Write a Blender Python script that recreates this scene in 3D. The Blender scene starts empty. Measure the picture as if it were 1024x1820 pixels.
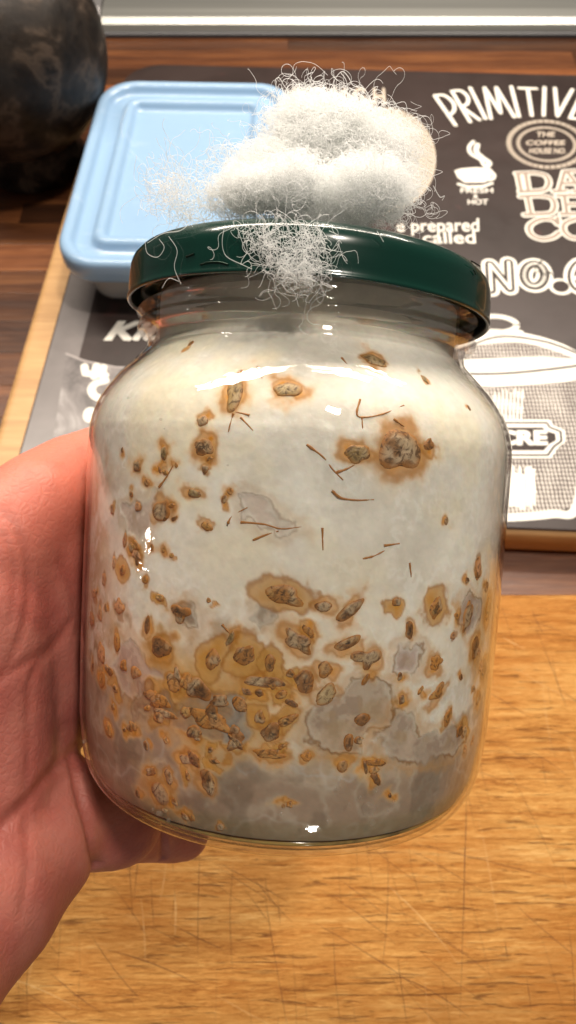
import bpy, math, random
import numpy as np
from mathutils import Vector, Matrix
from mathutils.bvhtree import BVHTree

random.seed(7)
rng = np.random.default_rng(11)
U = 0.01                       # geometry below is written in centimetres
S = bpy.context.scene
C = S.collection

# ------------------------------------------------------------------ camera
PITCH = math.radians(59.5)
CAMH = 36.0
FPX = 1314.0                   # focal length in photograph pixels (1024 x 1820)
CAM = np.array([0.0, 0.0, CAMH])
FWD = np.array([0, math.cos(PITCH), -math.sin(PITCH)])
UPV = np.array([0, math.sin(PITCH), math.cos(PITCH)])
RGT = np.array([1.0, 0, 0])
cam = bpy.data.objects.new('camera', bpy.data.cameras.new('camera'))
C.objects.link(cam)
cam.location = CAM * U
cam.rotation_euler = (math.pi / 2 - PITCH, 0, 0)
cam.data.sensor_fit = 'VERTICAL'
cam.data.sensor_height = 24
cam.data.lens = 24 * FPX / 1820
cam.data.clip_start = 0.005
cam.data.clip_end = 20
cam.data.dof.use_dof = True
cam.data.dof.focus_distance = 0.135
cam.data.dof.aperture_fstop = 20.0
S.camera = cam
S.cycles.max_bounces = 20
S.cycles.diffuse_bounces = 14
S.cycles.transmission_bounces = 10
S.cycles.transparent_max_bounces = 96
S.cycles.sample_clamp_indirect = 4.0
S.cycles.caustics_reflective = False

# ------------------------------------------------------------------ world, lamps, exposure
W = bpy.data.worlds.new('World')
S.world = W
W.use_nodes = True
W.node_tree.nodes['Background'].inputs[0].default_value = (1.0, 0.93, 0.86, 1)
W.node_tree.nodes['Background'].inputs[1].default_value = 0.10
S.view_settings.view_transform = 'Standard'
S.view_settings.look = 'None'
S.view_settings.exposure = 0.0
S.view_settings.gamma = 1.0


def area_lamp(name, loc, target, sx, sy, watts, col):
    d = bpy.data.lights.new(name, 'AREA')
    d.shape = 'RECTANGLE'
    d.size, d.size_y, d.energy, d.color = sx * U, sy * U, watts, col
    o = bpy.data.objects.new(name, d)
    C.objects.link(o)
    o.location = Vector(loc) * U
    o.rotation_euler = (Vector(target) - Vector(loc)).to_track_quat('-Z', 'Y').to_euler()
    return o


# strip light under the wall cabinets, ceiling lamp over the worktop, small lamps left and behind
area_lamp('cabinet_strip_light', (-6, 64, 70), (-2, 20, 8), 92, 4.0, 10.5, (1.0, 0.88, 0.75))
area_lamp('cabinet_strip_light', (28, 74, 58), (10, 20, 8), 46, 1.6, 3.2, (1.0, 0.90, 0.78))
area_lamp('ceiling_lamp', (45, 22, 190), (5, 20, 0), 14, 14, 20.0, (1.0, 0.90, 0.79))
area_lamp('side_lamp', (-150, -12, 36), (0, 10, 22), 2, 7, .7, (1.0, 0.93, 0.84))
area_lamp('room_lamp', (35, -170, 36), (0, 10, 22), 8, 8, 4.0, (1.0, 0.95, 0.88))


# ------------------------------------------------------------------ helpers
def ray(px, py):
    return FWD + RGT * (px - 512) / FPX - UPV * (py - 910) / FPX


def at(px, py, z):
    """point of the horizontal plane at height z seen at a photograph pixel (cm)"""
    d = ray(px, py)
    return CAM + d * ((z - CAMH) / d[2])


def P(px, py, depth):
    return CAM + ray(px, py) * depth


def project(v):
    q = v - CAM
    d = q @ FWD
    return 512 + FPX * (q @ RGT) / d, 910 - FPX * (q @ UPV) / d


def mesh(name, verts, faces, mat=None, parent=None, loc=(0, 0, 0), smooth=True, col=None, link=True):
    """verts are absolute centimetres; origin goes to loc (cm, absolute)"""
    loc = np.array(loc, float)
    v = (np.asarray(verts, float) - loc) * U
    me = bpy.data.meshes.new(name)
    if isinstance(faces, np.ndarray):
        nf, k = faces.shape
        me.vertices.add(len(v)); me.vertices.foreach_set('co', v.ravel())
        me.loops.add(nf * k); me.loops.foreach_set('vertex_index', faces.ravel().astype(np.int32))
        me.polygons.add(nf)
        me.polygons.foreach_set('loop_start', np.arange(0, nf * k, k, dtype=np.int32))
        me.polygons.foreach_set('loop_total', np.full(nf, k, dtype=np.int32))
        me.update(calc_edges=True)
    else:
        me.from_pydata([tuple(p) for p in v], [], [tuple(f) for f in faces])
    me.polygons.foreach_set('use_smooth', [smooth] * len(me.polygons))
    me.validate(clean_customdata=False)
    if col is not None:
        a = me.color_attributes.new('tint', 'FLOAT_COLOR', 'POINT')
        a.data.foreach_set('color', np.c_[col, np.ones(len(col))].ravel())
    if mat is not None:
        me.materials.append(mat)
    o = bpy.data.objects.new(name, me)
    if link:
        C.objects.link(o)
    o.location = loc * U
    if parent is not None:
        o.parent = parent
        o.matrix_parent_inverse = Matrix.Translation(-Vector(parent.location))
    return o


def tag(o, label=None, cat=None, group=None, kind=None):
    for k, v in (('label', label), ('category', cat), ('group', group), ('kind', kind)):
        if v:
            o[k] = v
    return o


def empty(name, loc, *a, **k):
    o = bpy.data.objects.new(name, None)
    C.objects.link(o)
    o.empty_display_size = 0.01
    o.location = np.array(loc, float) * U
    return tag(o, *a, **k)


def grid_faces(nu, nv, wrap=False):
    """vertices index = v*nu+u"""
    u = np.arange(nu if wrap else nu - 1)
    v = np.arange(nv - 1)
    uu, vv = np.meshgrid(u, v)
    a = vv * nu + uu
    b = vv * nu + (uu + 1) % nu
    return np.stack([a, b, b + nu, a + nu], -1).reshape(-1, 4)


def vnoise(p, seed=0):
    """smooth value noise, p (n,3) -> (n,) in 0..1"""
    i = np.floor(p).astype(np.int64)
    f = p - i
    f = f * f * (3 - 2 * f)
    out = np.zeros(len(p))
    for dx in (0, 1):
        for dy in (0, 1):
            for dz in (0, 1):
                h = ((i[:, 0] + dx) * 374761393 + (i[:, 1] + dy) * 668265263 + (i[:, 2] + dz) * 2147483647 + seed * 974634777) & 0xffffffff
                h = ((h ^ (h >> 13)) * 1274126177) & 0xffffffff
                h = (h ^ (h >> 16)) & 0xffff
                w = (f[:, 0] if dx else 1 - f[:, 0]) * (f[:, 1] if dy else 1 - f[:, 1]) * (f[:, 2] if dz else 1 - f[:, 2])
                out += w * h / 65535.0
    return out


def fbm(p, oct=4, seed=0, gain=.5):
    s = 0; a = 1; t = 0
    for k in range(oct):
        s = s + a * vnoise(p * 2 ** k, seed + k); t += a; a *= gain
    return s / t


def box(name, x0, x1, y0, y1, z0, z1, mat, parent=None, bev=0.05, rot=0.0, org=(0, 0), **k):
    """bevelled box; optional rotation about org"""
    import bmesh
    bm = bmesh.new()
    bmesh.ops.create_cube(bm, size=1)
    for v in bm.verts:
        v.co = Vector((x0 + (v.co.x + .5) * (x1 - x0), y0 + (v.co.y + .5) * (y1 - y0), z0 + (v.co.z + .5) * (z1 - z0)))
    if bev:
        bmesh.ops.bevel(bm, geom=bm.edges[:], offset=bev, segments=2 if bev < .2 else 4, affect='EDGES', profile=.6)
    vs = np.array([v.co[:] for v in bm.verts])
    fs = [[v.index for v in f.verts] for f in bm.faces]
    bm.free()
    if rot:
        c, s = math.cos(rot), math.sin(rot)
        o = np.array([org[0], org[1]])
        q = vs[:, :2] - o
        vs[:, 0] = q[:, 0] * c - q[:, 1] * s + o[0]
        vs[:, 1] = q[:, 0] * s + q[:, 1] * c + o[1]
    ob = mesh(name, vs, fs, mat, parent, smooth=False, **k)
    return ob


# ------------------------------------------------------------------ material helpers
class NT:
    def __init__(s, name):
        s.m = bpy.data.materials.new(name)
        s.m.use_nodes = True
        s.t = s.m.node_tree
        s.b = s.t.nodes['Principled BSDF']
        s.out = s.t.nodes['Material Output']

    def n(s, typ, **kw):
        nd = s.t.nodes.new(typ)
        for k, v in kw.items():
            if k.startswith('i_'):
                key = k[2:]
                key = int(key) if key.isdigit() else key.replace('_', ' ')
                if hasattr(v, 'is_linked') or isinstance(v, bpy.types.NodeSocket):
                    s.t.links.new(v, nd.inputs[key])
                else:
                    nd.inputs[key].default_value = v
            else:
                setattr(nd, k, v)
        return nd

    def link(s, a, b):
        s.t.links.new(a, b)

    def coord(s, scale=(1, 1, 1), rot=(0, 0, 0), src='Object', loc=(0, 0, 0)):
        tc = s.n('ShaderNodeTexCoord')
        mp = s.n('ShaderNodeMapping')
        mp.inputs['Scale'].default_value = scale
        mp.inputs['Rotation'].default_value = rot
        mp.inputs['Location'].default_value = loc
        s.link(tc.outputs[src], mp.inputs[0])
        return mp.outputs[0]

    def noise(s, vec, scale, detail=4, rough=.55, dist=0.0):
        return s.n('ShaderNodeTexNoise', i_Vector=vec, i_Scale=scale, i_Detail=detail, i_Roughness=rough, i_Distortion=dist).outputs['Fac']

    def ramp(s, fac, stops):
        r = s.n('ShaderNodeValToRGB')
        s.link(fac, r.inputs[0])
        el = r.color_ramp.elements
        while len(el) < len(stops):
            el.new(.5)
        for e, (p, c) in zip(el, stops):
            e.position = p
            e.color = (*c, 1) if len(c) == 3 else c
        return r.outputs[0]

    def mix(s, fac, a, b, mode='MIX'):
        m = s.n('ShaderNodeMix', data_type='RGBA', blend_type=mode)
        for sock, v in ((m.inputs[0], fac), (m.inputs[6], a), (m.inputs[7], b)):
            if isinstance(v, bpy.types.NodeSocket):
                s.link(v, sock)
            else:
                sock.default_value = v if not isinstance(v, tuple) or len(v) == 4 else (*v, 1)
        return m.outputs[2]

    def math(s, op, a, b=0.0, c=None):
        m = s.n('ShaderNodeMath', operation=op)
        for i, v in enumerate((a, b, c)):
            if v is None:
                continue
            if isinstance(v, bpy.types.NodeSocket):
                s.link(v, m.inputs[i])
            else:
                m.inputs[i].default_value = v
        return m.outputs[0]

    def bump(s, h, strength=.3, dist=.001):
        b = s.n('ShaderNodeBump', i_Strength=strength, i_Distance=dist)
        s.link(h, b.inputs['Height'])
        return b.outputs[0]

    def set(s, **kw):
        for k, v in kw.items():
            k = k.replace('_', ' ')
            if isinstance(v, bpy.types.NodeSocket):
                s.link(v, s.b.inputs[k])
            else:
                s.b.inputs[k].default_value = (*v, 1) if isinstance(v, tuple) and len(v) == 3 else v
        return s


def simple(name, col, rough=.5, **kw):
    m = NT(name)
    m.set(Base_Color=col, Roughness=rough, **kw)
    return m.m


def wood(name, c0, c1, c2, rough=.42, per_object=0.0, bumpk=.25, along=(6, 90, 90)):
    m = NT(name)
    info = m.n('ShaderNodeObjectInfo')
    off = m.n('ShaderNodeVectorMath', operation='SCALE')
    off.inputs[0].default_value = (3.1, 1.7, 2.3)
    m.link(info.outputs['Random'], off.inputs['Scale'])
    tc = m.n('ShaderNodeTexCoord')
    add = m.n('ShaderNodeVectorMath', operation='ADD')
    m.link(tc.outputs['Object'], add.inputs[0]); m.link(off.outputs[0], add.inputs[1])
    mp = m.n('ShaderNodeMapping'); m.link(add.outputs[0], mp.inputs[0])
    mp.inputs['Scale'].default_value = along
    v = mp.outputs[0]
    a = m.noise(v, 1.0, 5, .6, .6)
    b = m.noise(v, 5.0, 4, .7, .3)
    f = m.math('ADD', m.math('MULTIPLY', a, .65), m.math('MULTIPLY', b, .35))
    col = m.ramp(f, [(.30, c0), (.5, c1), (.68, c2)])
    if per_object:
        hs = m.n('ShaderNodeHueSaturation')
        m.link(col, hs.inputs['Color'])
        m.link(m.math('ADD', m.math('MULTIPLY', info.outputs['Random'], per_object), 1 - per_object * .55), hs.inputs['Value'])
        col = hs.outputs[0]
    m.set(Base_Color=col, Roughness=m.math('ADD', m.math('MULTIPLY', b, .25), rough - .12), Normal=m.bump(b, bumpk, .0006))
    return m.m


M_stave = wood('walnut_stave', (.038, .011, .004), (.110, .036, .011), (.22, .083, .024), .38, 1.2)
M_gap = simple('joint_filler', (.015, .008, .005), .8)
M_light_wood = wood('light_board_wood', (.36, .19, .075), (.50, .29, .12), (.60, .37, .17), .45)


def near_board_mat():
    m = NT('worn_oak_board')
    v = m.coord((5, 75, 75))
    warp = m.noise(m.coord((14, 14, 14)), 1, 3)
    base = m.noise(m.coord((7, 130, 100)), 1.0, 7, .7, 1.0)
    fine = m.noise(m.coord((70, 700, 300)), 1.0, 7, .85, 1.6)
    blotch = m.noise(m.coord((14, 22, 10)), 1.0, 4, .6, .5)
    f = m.math('ADD', m.math('MULTIPLY', base, .42), m.math('MULTIPLY', fine, .58))
    c = m.ramp(f, [(.36, (.20, .062, .008)), (.44, (.47, .19, .036)), (.52, (.68, .335, .085)), (.64, (.86, .54, .20))])
    c = m.mix(m.ramp(blotch, [(.42, (0, 0, 0)), (.68, (1, 1, 1))]), c, m.mix(.55, c, (.46, .16, .022)))
    # dark open pores: short streaks along the grain
    pores = m.noise(m.coord((45, 760, 300), loc=(3, 1, 0)), 1.0, 3, .6, .8)
    pm = m.ramp(pores, [(.60, (0, 0, 0)), (.66, (1, 1, 1))])
    c = m.mix(m.math('MULTIPLY', pm, .65), c, (.16, .05, .010))
    h = m.math('SUBTRACT', fine, m.math('MULTIPLY', pm, .4))
    m.set(Base_Color=c, Specular_IOR_Level=.3, Roughness=m.math('ADD', m.math('MULTIPLY', fine, .3), .4), Normal=m.bump(h, .9, .0010))
    return m.m


M_near = near_board_mat()
M_cut = simple('knife_cut', (.13, .042, .010), .8)
M_cut_light = simple('pale_knife_cut', (.74, .47, .19), .7)

# ------------------------------------------------------------------ worktop, steel edge
base = box('worktop', -75, 75, -14, 74, -3.0, -0.35, M_gap, bev=0)
tag(base, kind='structure')
stave_w = 2.35
row = 0
y = -13.9
while y < 71.0:
    w = stave_w * random.uniform(.85, 1.25)
    x = -74 - random.uniform(0, 30)
    while x < 74:
        L = random.uniform(28, 62)
        x0, x1 = max(x, -74), min(x + L, 74)
        if x1 - x0 > 2 and x1 > -34 and x0 < 42:
            box('stave', x0 + .012, x1 - .012, y + .012, y + w - .012, -.35, 0 + random.uniform(-.008, .004), M_stave, base, bev=.03,
                loc=((x0 + x1) / 2, y + w / 2, -.35))
        x += L
    y += w
    row += 1
END = y

m = NT('brushed_steel')
v = m.coord((3, 400, 400))
st = m.noise(v, 1, 3)
m.set(Base_Color=m.ramp(st, [(.3, (.32, .32, .30)), (.7, (.42, .42, .39))]), Metallic=.85, Roughness=.46, Normal=m.bump(st, .08, .0004))
M_steel = m.m
M_dark_seal = simple('dark_seal', (.06, .06, .065), .45)
M_glass_black = simple('black_hob_glass', (.02, .02, .022), .12)
# metal rail: rounded profile swept along X
ys = END
prof = [(ys + .55, 0.0), (ys + .55, .35), (ys + .75, .8), (ys + 1.3, 1.15), (ys + 2.4, 1.35), (ys + 4.2, 1.45), (ys + 6.0, 1.5), (ys + 7.2, 1.5), (ys + 7.5, 1.3), (ys + 7.5, 0.0)]


def sweep_x(name, prof, x0, x1, mat, parent=None, nx=2):
    pr = np.array(prof)
    xs = np.linspace(x0, x1, nx)
    vs = np.array([[x, p[0], p[1]] for x in xs for p in pr])
    k = len(pr)
    fs = []
    for i in range(nx - 1):
        for j in range(k):
            a, b = i * k + j, i * k + (j + 1) % k
            fs.append((a, a + k, b + k, b))
    fs.append(tuple(range(k)))
    fs.append(tuple(range((nx - 1) * k, nx * k))[::-1])
    return mesh(name, vs, fs, mat, parent, loc=((x0 + x1) / 2, pr[0, 0], 0), smooth=False)


trim = empty('metal_trim', (4, ys + 4, 0), 'brushed pale metal trim running along the back of the wooden worktop', 'trim')
xl = at(172, 60, 1.2)[0]
sweep_x('rail', prof, xl, 60, M_steel, trim)
sweep_x('seal', [(ys + .02, 0), (ys + .02, .28), (ys + .54, .32), (ys + .54, 0)], xl - .4, 60, M_dark_seal, trim)
# bent end piece left of the rail
sweep_x('end_cap', [(ys + .3, .0), (ys + .5, .9), (ys + 2, 1.7), (ys + 5, 1.95), (ys + 7.6, 1.95), (ys + 7.6, 0)], xl - 4.2, xl - .05,
        simple('grey_end_cap', (.30, .29, .29), .35, Metallic=.6), trim)
hob = box('hob_surface', -60, 62, ys + 7.55, ys + 40, -1, 1.42, M_glass_black, bev=.1)
tag(hob, kind='structure')

# ------------------------------------------------------------------ boards
ANG = math.radians(-2.6)
ZB, ZM = 2.0, 2.16
corner = at(0, 743, ZB)[:2]              # a point of the far board's left edge
ux = np.array([math.cos(ANG), math.sin(ANG)]); uy = np.array([-math.sin(ANG), math.cos(ANG)])


def rounded_rect(w, h, r, n=8, cx=0, cy=0):
    pts = []
    for (sx, sy, a0) in ((1, 1, 0), (-1, 1, 90), (-1, -1, 180), (1, -1, 270)):
        for k in range(n + 1):
            a = math.radians(a0 + 90 * k / n)
            pts.append((cx + sx * (w / 2 - r) + r * math.cos(a), cy + sy * (h / 2 - r) + r * math.sin(a)))
    return np.array(pts)


def loft(name, loops, mat, parent=None, cap0=True, cap1=True, smooth=True, **k):
    n = len(loops[0])
    vs = np.concatenate(loops)
    fs = [tuple(f) for f in grid_faces(n, len(loops), True)]
    if cap0:
        fs.append(tuple(range(n))[::-1])
    if cap1:
        fs.append(tuple(range((len(loops) - 1) * n, len(loops) * n)))
    return mesh(name, vs, fs, mat, parent, smooth=smooth, **k)


def slab(name, w, h, r, z0, z1, bev, org, mat, parent=None):
    """rounded slab rotated by ANG, org = its lower-left corner"""
    loops = []
    for dz, ins in ((z0, bev), (z0 + bev * .3, bev * .3), (z0 + bev, 0), (z1 - bev, 0), (z1 - bev * .3, bev * .3), (z1, bev), (z1, bev * 1.6)):
        p = rounded_rect(w - 2 * ins, h - 2 * ins, max(r - ins, .05), 8, w / 2, h / 2)
        q = org + p[:, :1] * ux + p[:, 1:] * uy
        loops.append(np.c_[q, np.full(len(q), dz)])
    c = org + ux * w / 2 + uy * h / 2
    o = loft(name, loops, mat, parent, loc=(c[0], c[1], z0))
    md = o.modifiers.new('EdgeSplit', 'EDGE_SPLIT'); md.split_angle = math.radians(60)
    return o


def along_left(px, py, z):       # coordinates in the board frame (u right, v forward) from the corner
    q = at(px, py, z)[:2] - corner
    return q @ ux, q @ uy


u_b, v_b = along_left(1000, 952, ZB)     # near edge of the board
u_t, v_t = along_left(185, 203, ZB)      # far left corner
BW, BH = 52, v_t - v_b + .2
b_org = corner + uy * v_b
far_board = slab('cutting_board', BW, BH, 2.2, 0, ZB, .35, b_org, M_light_wood)
tag(far_board, 'pale wooden cutting board lying under the dark printed kitchen mat', 'cutting board')

u_l, v_l = along_left(100, 570, ZM)
u_m, v_m = along_left(980, 941, ZM)
m_org = corner + ux * (u_l) + uy * v_m
_, v_mt = along_left(820, 128, ZM)
MW, MH = 48.5, v_mt - v_m


def mat_material():
    m = NT('printed_mat')
    a = m.noise(m.coord((9, 9, 9)), 1, 5, .6, .4)
    s = m.noise(m.coord((55, 55, 55)), 1, 4, .7)
    c = m.ramp(a, [(.35, (.022, .014, .012)), (.7, (.045, .030, .027))])
    blot = m.ramp(m.noise(m.coord((30, 30, 30), loc=(2, 5, 0)), 1, 2), [(.66, (0, 0, 0)), (.75, (1, 1, 1))])
    c = m.mix(m.math('MULTIPLY', blot, .5), c, (.10, .03, .028))
    m.set(Base_Color=c, Roughness=m.math('ADD', m.math('MULTIPLY', s, .25), .30), Specular_IOR_Level=.32, Normal=m.bump(s, .12, .0008))
    return m.m


M_mat = mat_material()
placemat = slab('placemat', MW, MH, 3.0, ZB + .004, ZM, .05, m_org, M_mat)
tag(placemat, 'dark brown placemat with white coffee and kitchen lettering on the pale board', 'placemat')


class MatFrame:
    pass


layer = [0]


def flat(name, polys, mat, z, parent=placemat, tris=None):
    """polys: list of (n,3) arrays or (verts, faces) tuples"""
    vs, fs, k = [], [], 0
    for p in polys:
        if isinstance(p, tuple):
            vv, ff = p
            vs.append(vv); fs += [tuple(i + k for i in f) for f in ff]; k += len(vv)
        else:
            vs.append(p); fs.append(tuple(range(k, k + len(p)))); k += len(p)
    v = np.concatenate(vs)
    v[:, 2] = z
    o = mesh(name, v, fs, mat, parent, smooth=False, loc=(v[:, 0].mean(), v[:, 1].mean(), z))
    # all prints face up
    me = o.data
    import bmesh
    bm = bmesh.new(); bm.from_mesh(me)
    for f in bm.faces:
        if f.normal.z < 0:
            f.normal_flip()
    bm.to_mesh(me); bm.free()
    return o


def stroke(pts, w, closed=False):
    """ribbon of width w (cm) along plane points (n,2+), round ends"""
    p = np.array(pts, float)[:, :2]
    if closed:
        p = np.vstack([p, p[:1]])
    quads = []
    n = len(p)
    for i in range(n - 1):
        d = p[i + 1] - p[i]
        L = np.linalg.norm(d)
        if L < 1e-6:
            continue
        d /= L
        nn = np.array([-d[1], d[0]]) * w / 2
        quads.append(np.array([p[i] - nn, p[i + 1] - nn, p[i + 1] + nn, p[i] + nn]))
    discs = []
    for q in p:
        a = np.linspace(0, 2 * math.pi, 13)[:-1]
        discs.append(np.c_[q[0] + w / 2 * np.cos(a), q[1] + w / 2 * np.sin(a)])
    out = []
    for i, q in enumerate(quads + discs):
        out.append(np.c_[q, np.full(len(q), i * 1e-4)])
    return out


def strokes(name, lines, w, mat, z, px=True, closed=False, conv=None):
    """union of strokes; overlapping faces are staggered by micrometres"""
    polys = []
    for L in lines:
        pts = [at(*(conv(*q) if conv else q), ZM) for q in L]
        polys += stroke(pts, w, closed)
    vs, fs, k = [], [], 0
    for i, q in enumerate(polys):
        q = q.copy(); q[:, 2] = z + (i % 40) * 1.2e-4
        vs.append(q); fs.append(tuple(range(k, k + len(q)))); k += len(q)
    v = np.concatenate(vs)
    o = mesh(name, v, fs, mat, placemat, smooth=False, loc=(v[:, 0].mean(), v[:, 1].mean(), z))
    import bmesh
    bm = bmesh.new(); bm.from_mesh(o.data)
    for f in bm.faces:
        if f.normal.z < 0:
            f.normal_flip()
    bm.to_mesh(o.data); bm.free()
    return o


def smooth_line(pts, n=6):
    """Catmull-Rom"""
    p = np.array(pts, float)
    q = np.vstack([2 * p[0] - p[1], p, 2 * p[-1] - p[-2]])
    out = []
    for i in range(1, len(q) - 2):
        for k in range(n):
            t = k / n
            out.append(.5 * ((2 * q[i]) + (-q[i - 1] + q[i + 1]) * t + (2 * q[i - 1] - 5 * q[i] + 4 * q[i + 1] - q[i + 2]) * t * t + (-q[i - 1] + 3 * q[i] - 3 * q[i + 1] + q[i + 2]) * t ** 3))
    out.append(q[-2])
    return np.array(out)


def text(name, s, quad, mat, z, offset=0.0, shear=0.0, parent=placemat, zplane=None):
    """built-in font mapped to a quad given by photograph pixels TL,TR,BR,BL of its bounding box on the plane"""
    cu = bpy.data.curves.new(name, 'FONT')
    cu.body = s
    cu.offset = offset
    cu.shear = shear
    cu.resolution_u = 4
    o = bpy.data.objects.new(name, cu)
    C.objects.link(o)
    bpy.context.view_layer.update()
    me = o.evaluated_get(bpy.context.evaluated_depsgraph_get()).to_mesh()
    v = np.array([p.co[:] for p in me.vertices]); f = [tuple(p.vertices) for p in me.polygons]
    o.evaluated_get(bpy.context.evaluated_depsgraph_get()).to_mesh_clear()
    bpy.data.objects.remove(o)
    mn, mx = v[:, :2].min(0), v[:, :2].max(0)
    t = (v[:, :2] - mn) / (mx - mn)
    tl, tr, br, bl = [at(*q, ZM if zplane is None else zplane) for q in quad]
    q = (tl * (1 - t[:, :1]) + tr * t[:, :1]) * t[:, 1:] + (bl * (1 - t[:, :1]) + br * t[:, :1]) * (1 - t[:, 1:])
    return flat(name, [(q, f)], mat, z, parent)


M_print = simple('white_print', (.72, .69, .62), .35)
M_print_dim = simple('cream_print', (.50, .43, .35), .38)
M_ink = simple('dark_print', (.04, .028, .025), .55, Specular_IOR_Level=.2)
M_border = NT('grey_mat_border')
bs = M_border.noise(M_border.coord((40, 40, 40)), 1, 4)
M_border.set(Base_Color=M_border.ramp(bs, [(.3, (.16, .145, .14)), (.7, (.21, .19, .185))]), Roughness=.3)
M_border = M_border.m
Z1, Z2, Z3, Z4 = ZM + .008, ZM + .02, ZM + .032, ZM + .044

# grey border down the left side, and the printed photograph panel beside it
bl_pts = [m_org + uy * 1.6 + ux * .1, m_org + uy * 1.6 + ux * 2.0, m_org + uy * (MH * .62) + ux * 2.0, m_org + uy * (MH * .62) + ux * .1]
flat('mat_border', [np.array([[*q, 0] for q in bl_pts])], M_border, Z1)
m = NT('printed_photo')
a = m.noise(m.coord((35, 35, 35)), 1, 5, .65, 1.0)
m.set(Base_Color=m.ramp(a, [(.38, (.10, .09, .088)), (.55, (.21, .19, .185)), (.68, (.36, .34, .33))]), Roughness=.3)
pq = [at(*q, ZM) for q in ((118, 630), (205, 655), (330, 662), (330, 1000), (60, 1000))]
flat('printed_panel', [np.array(pq)], m.m, Z1 + .006)
strokes('panel_edge', [[(118, 629), (150, 642), (205, 653), (330, 660)]], .16, simple('panel_edge', (.3, .27, .26), .4), Z2)


def c7(x, y):
    return (740 + x / 3.606, 120 + y / 3.606)


def c8(x, y):
    return (740 + x / 3.606, 540 + y / 3.606)


prim = [[(118, 180), (252, 370)], smooth_line([(118, 180), (180, 180), (235, 225), (242, 275), (208, 312)]),
        [(228, 152), (345, 348)], smooth_line([(228, 152), (285, 150), (330, 190), (325, 235), (288, 250)]), [(288, 250), (405, 335)],
        [(345, 130), (443, 328)], [(478, 328), (437, 130), (540, 292), (512, 128), (628, 318)], [(608, 122), (658, 315)],
        [(660, 132), (768, 136)], [(714, 135), (740, 308)], [(822, 128), (816, 308)], [(888, 132), (905, 312), (1000, 142)],
        [(1060, 165), (985, 325), (1090, 335)], [(1030, 240), (1090, 245)], [(1060, 165), (1130, 170)]]
strokes('lettering', prim, .32, M_print, Z1, conv=c7)


def ellipse(cx, cy, rx, ry, rot=0, n=40, a0=0, a1=360):
    t = np.radians(np.linspace(a0, a1, n + 1))
    c, s = math.cos(math.radians(rot)), math.sin(math.radians(rot))
    return [(cx + rx * math.cos(k) * c - ry * math.sin(k) * s, cy + rx * math.cos(k) * s + ry * math.sin(k) * c) for k in t]


strokes('oval_badge', [ellipse(835, 492, 243, 147, 4)], .36, M_print_dim, Z1, conv=c7)
strokes('oval_badge', [ellipse(835, 492, 183, 106, 4)], .26, M_print_dim, Z1, conv=c7)
for s_, q in (('THE', (765, 412, 885, 445)), ('COFFEE', (700, 467, 952, 498)), ('HOUSE NO.', (722, 517, 958, 552))):
    text('lettering', s_, [c7(q[0] + 6, q[1]), c7(q[2] + 6, q[1]), c7(q[2], q[3]), c7(q[0], q[3])], M_print_dim, Z1, .025)
# DA / DE / CO in slab letters: cream body with white rim
slabs = [[(650, 682), (672, 792)], [(640, 680), (760, 676)], [(665, 798), (775, 792)], [(700, 682), (718, 792)],
         smooth_line([(755, 676), (825, 692), (850, 735), (830, 780), (772, 794)]),
         [(915, 792), (950, 668), (1030, 664)], [(965, 668), (1060, 792)], [(880, 796), (960, 792)], [(930, 745), (1030, 742)], [(1010, 795), (1090, 792)],
         [(668, 828), (790, 822)], [(695, 945), (800, 940)], [(712, 828), (735, 942)],
         smooth_line([(785, 822), (865, 838), (888, 885), (868, 930), (800, 942)]),
         [(905, 822), (1080, 820)], [(930, 940), (1100, 938)], [(948, 822), (965, 938)], [(960, 880), (1060, 878)],
         smooth_line([(905, 1000), (870, 975), (790, 975), (725, 1015), (735, 1070), (800, 1100), (870, 1090), (915, 1060)]), [(905, 965), (908, 1005)],
         smooth_line([(1020, 970), (950, 1000), (945, 1050), (990, 1090), (1050, 1095)])]
strokes('lettering', slabs, .54, M_print, Z1, conv=c7)
strokes('lettering', slabs, .27, simple('tan_print', (.30, .235, .19), .4), Z3, conv=c7)
# cup with steam
cup = [(243, 662), (285, 648), (380, 640), (470, 645), (488, 660), (478, 705), (440, 738), (310, 738), (265, 705)]
flat('printed_cup', [np.array([at(*c7(*q), ZM) for q in cup])], M_print, Z1)
strokes('printed_cup', [smooth_line([(480, 665), (500, 690), (490, 715), (465, 722)]), [(270, 748), (330, 765), (430, 762), (485, 742)]], .26, M_print, Z1, conv=c7)
strokes('printed_steam', [smooth_line([(365, 475), (338, 512), (352, 555), (410, 590), (432, 625)])], .30, M_print, Z1, conv=c7)
strokes('printed_steam', [smooth_line([(392, 495), (385, 540), (425, 578), (468, 612), (450, 640)])], .40, M_print, Z1, conv=c7)
for s_, q in (('FRESH', (283, 772, 492, 804)), ('&', (366, 812, 396, 838)), ('HOT', (330, 845, 460, 878))):
    text('lettering', s_, [c7(q[0], q[1]), c7(q[2], q[1]), c7(q[2], q[3]), c7(q[0], q[3])], M_print, Z1, .02)
text('lettering', 'e prepared', [(704, 391), (851, 388), (852, 419), (706, 419)], M_print, Z1, .012)
text('lettering', 'called', [(750, 413), (844, 410), (846, 433), (752, 433)], M_print, Z1, .012)
# DOUGH in thin spaced capitals behind the filter wool
text('lettering', 'D O U G H', [(520, 156), (684, 156), (686, 187), (520, 187)], M_print_dim, Z1, .02)

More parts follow.
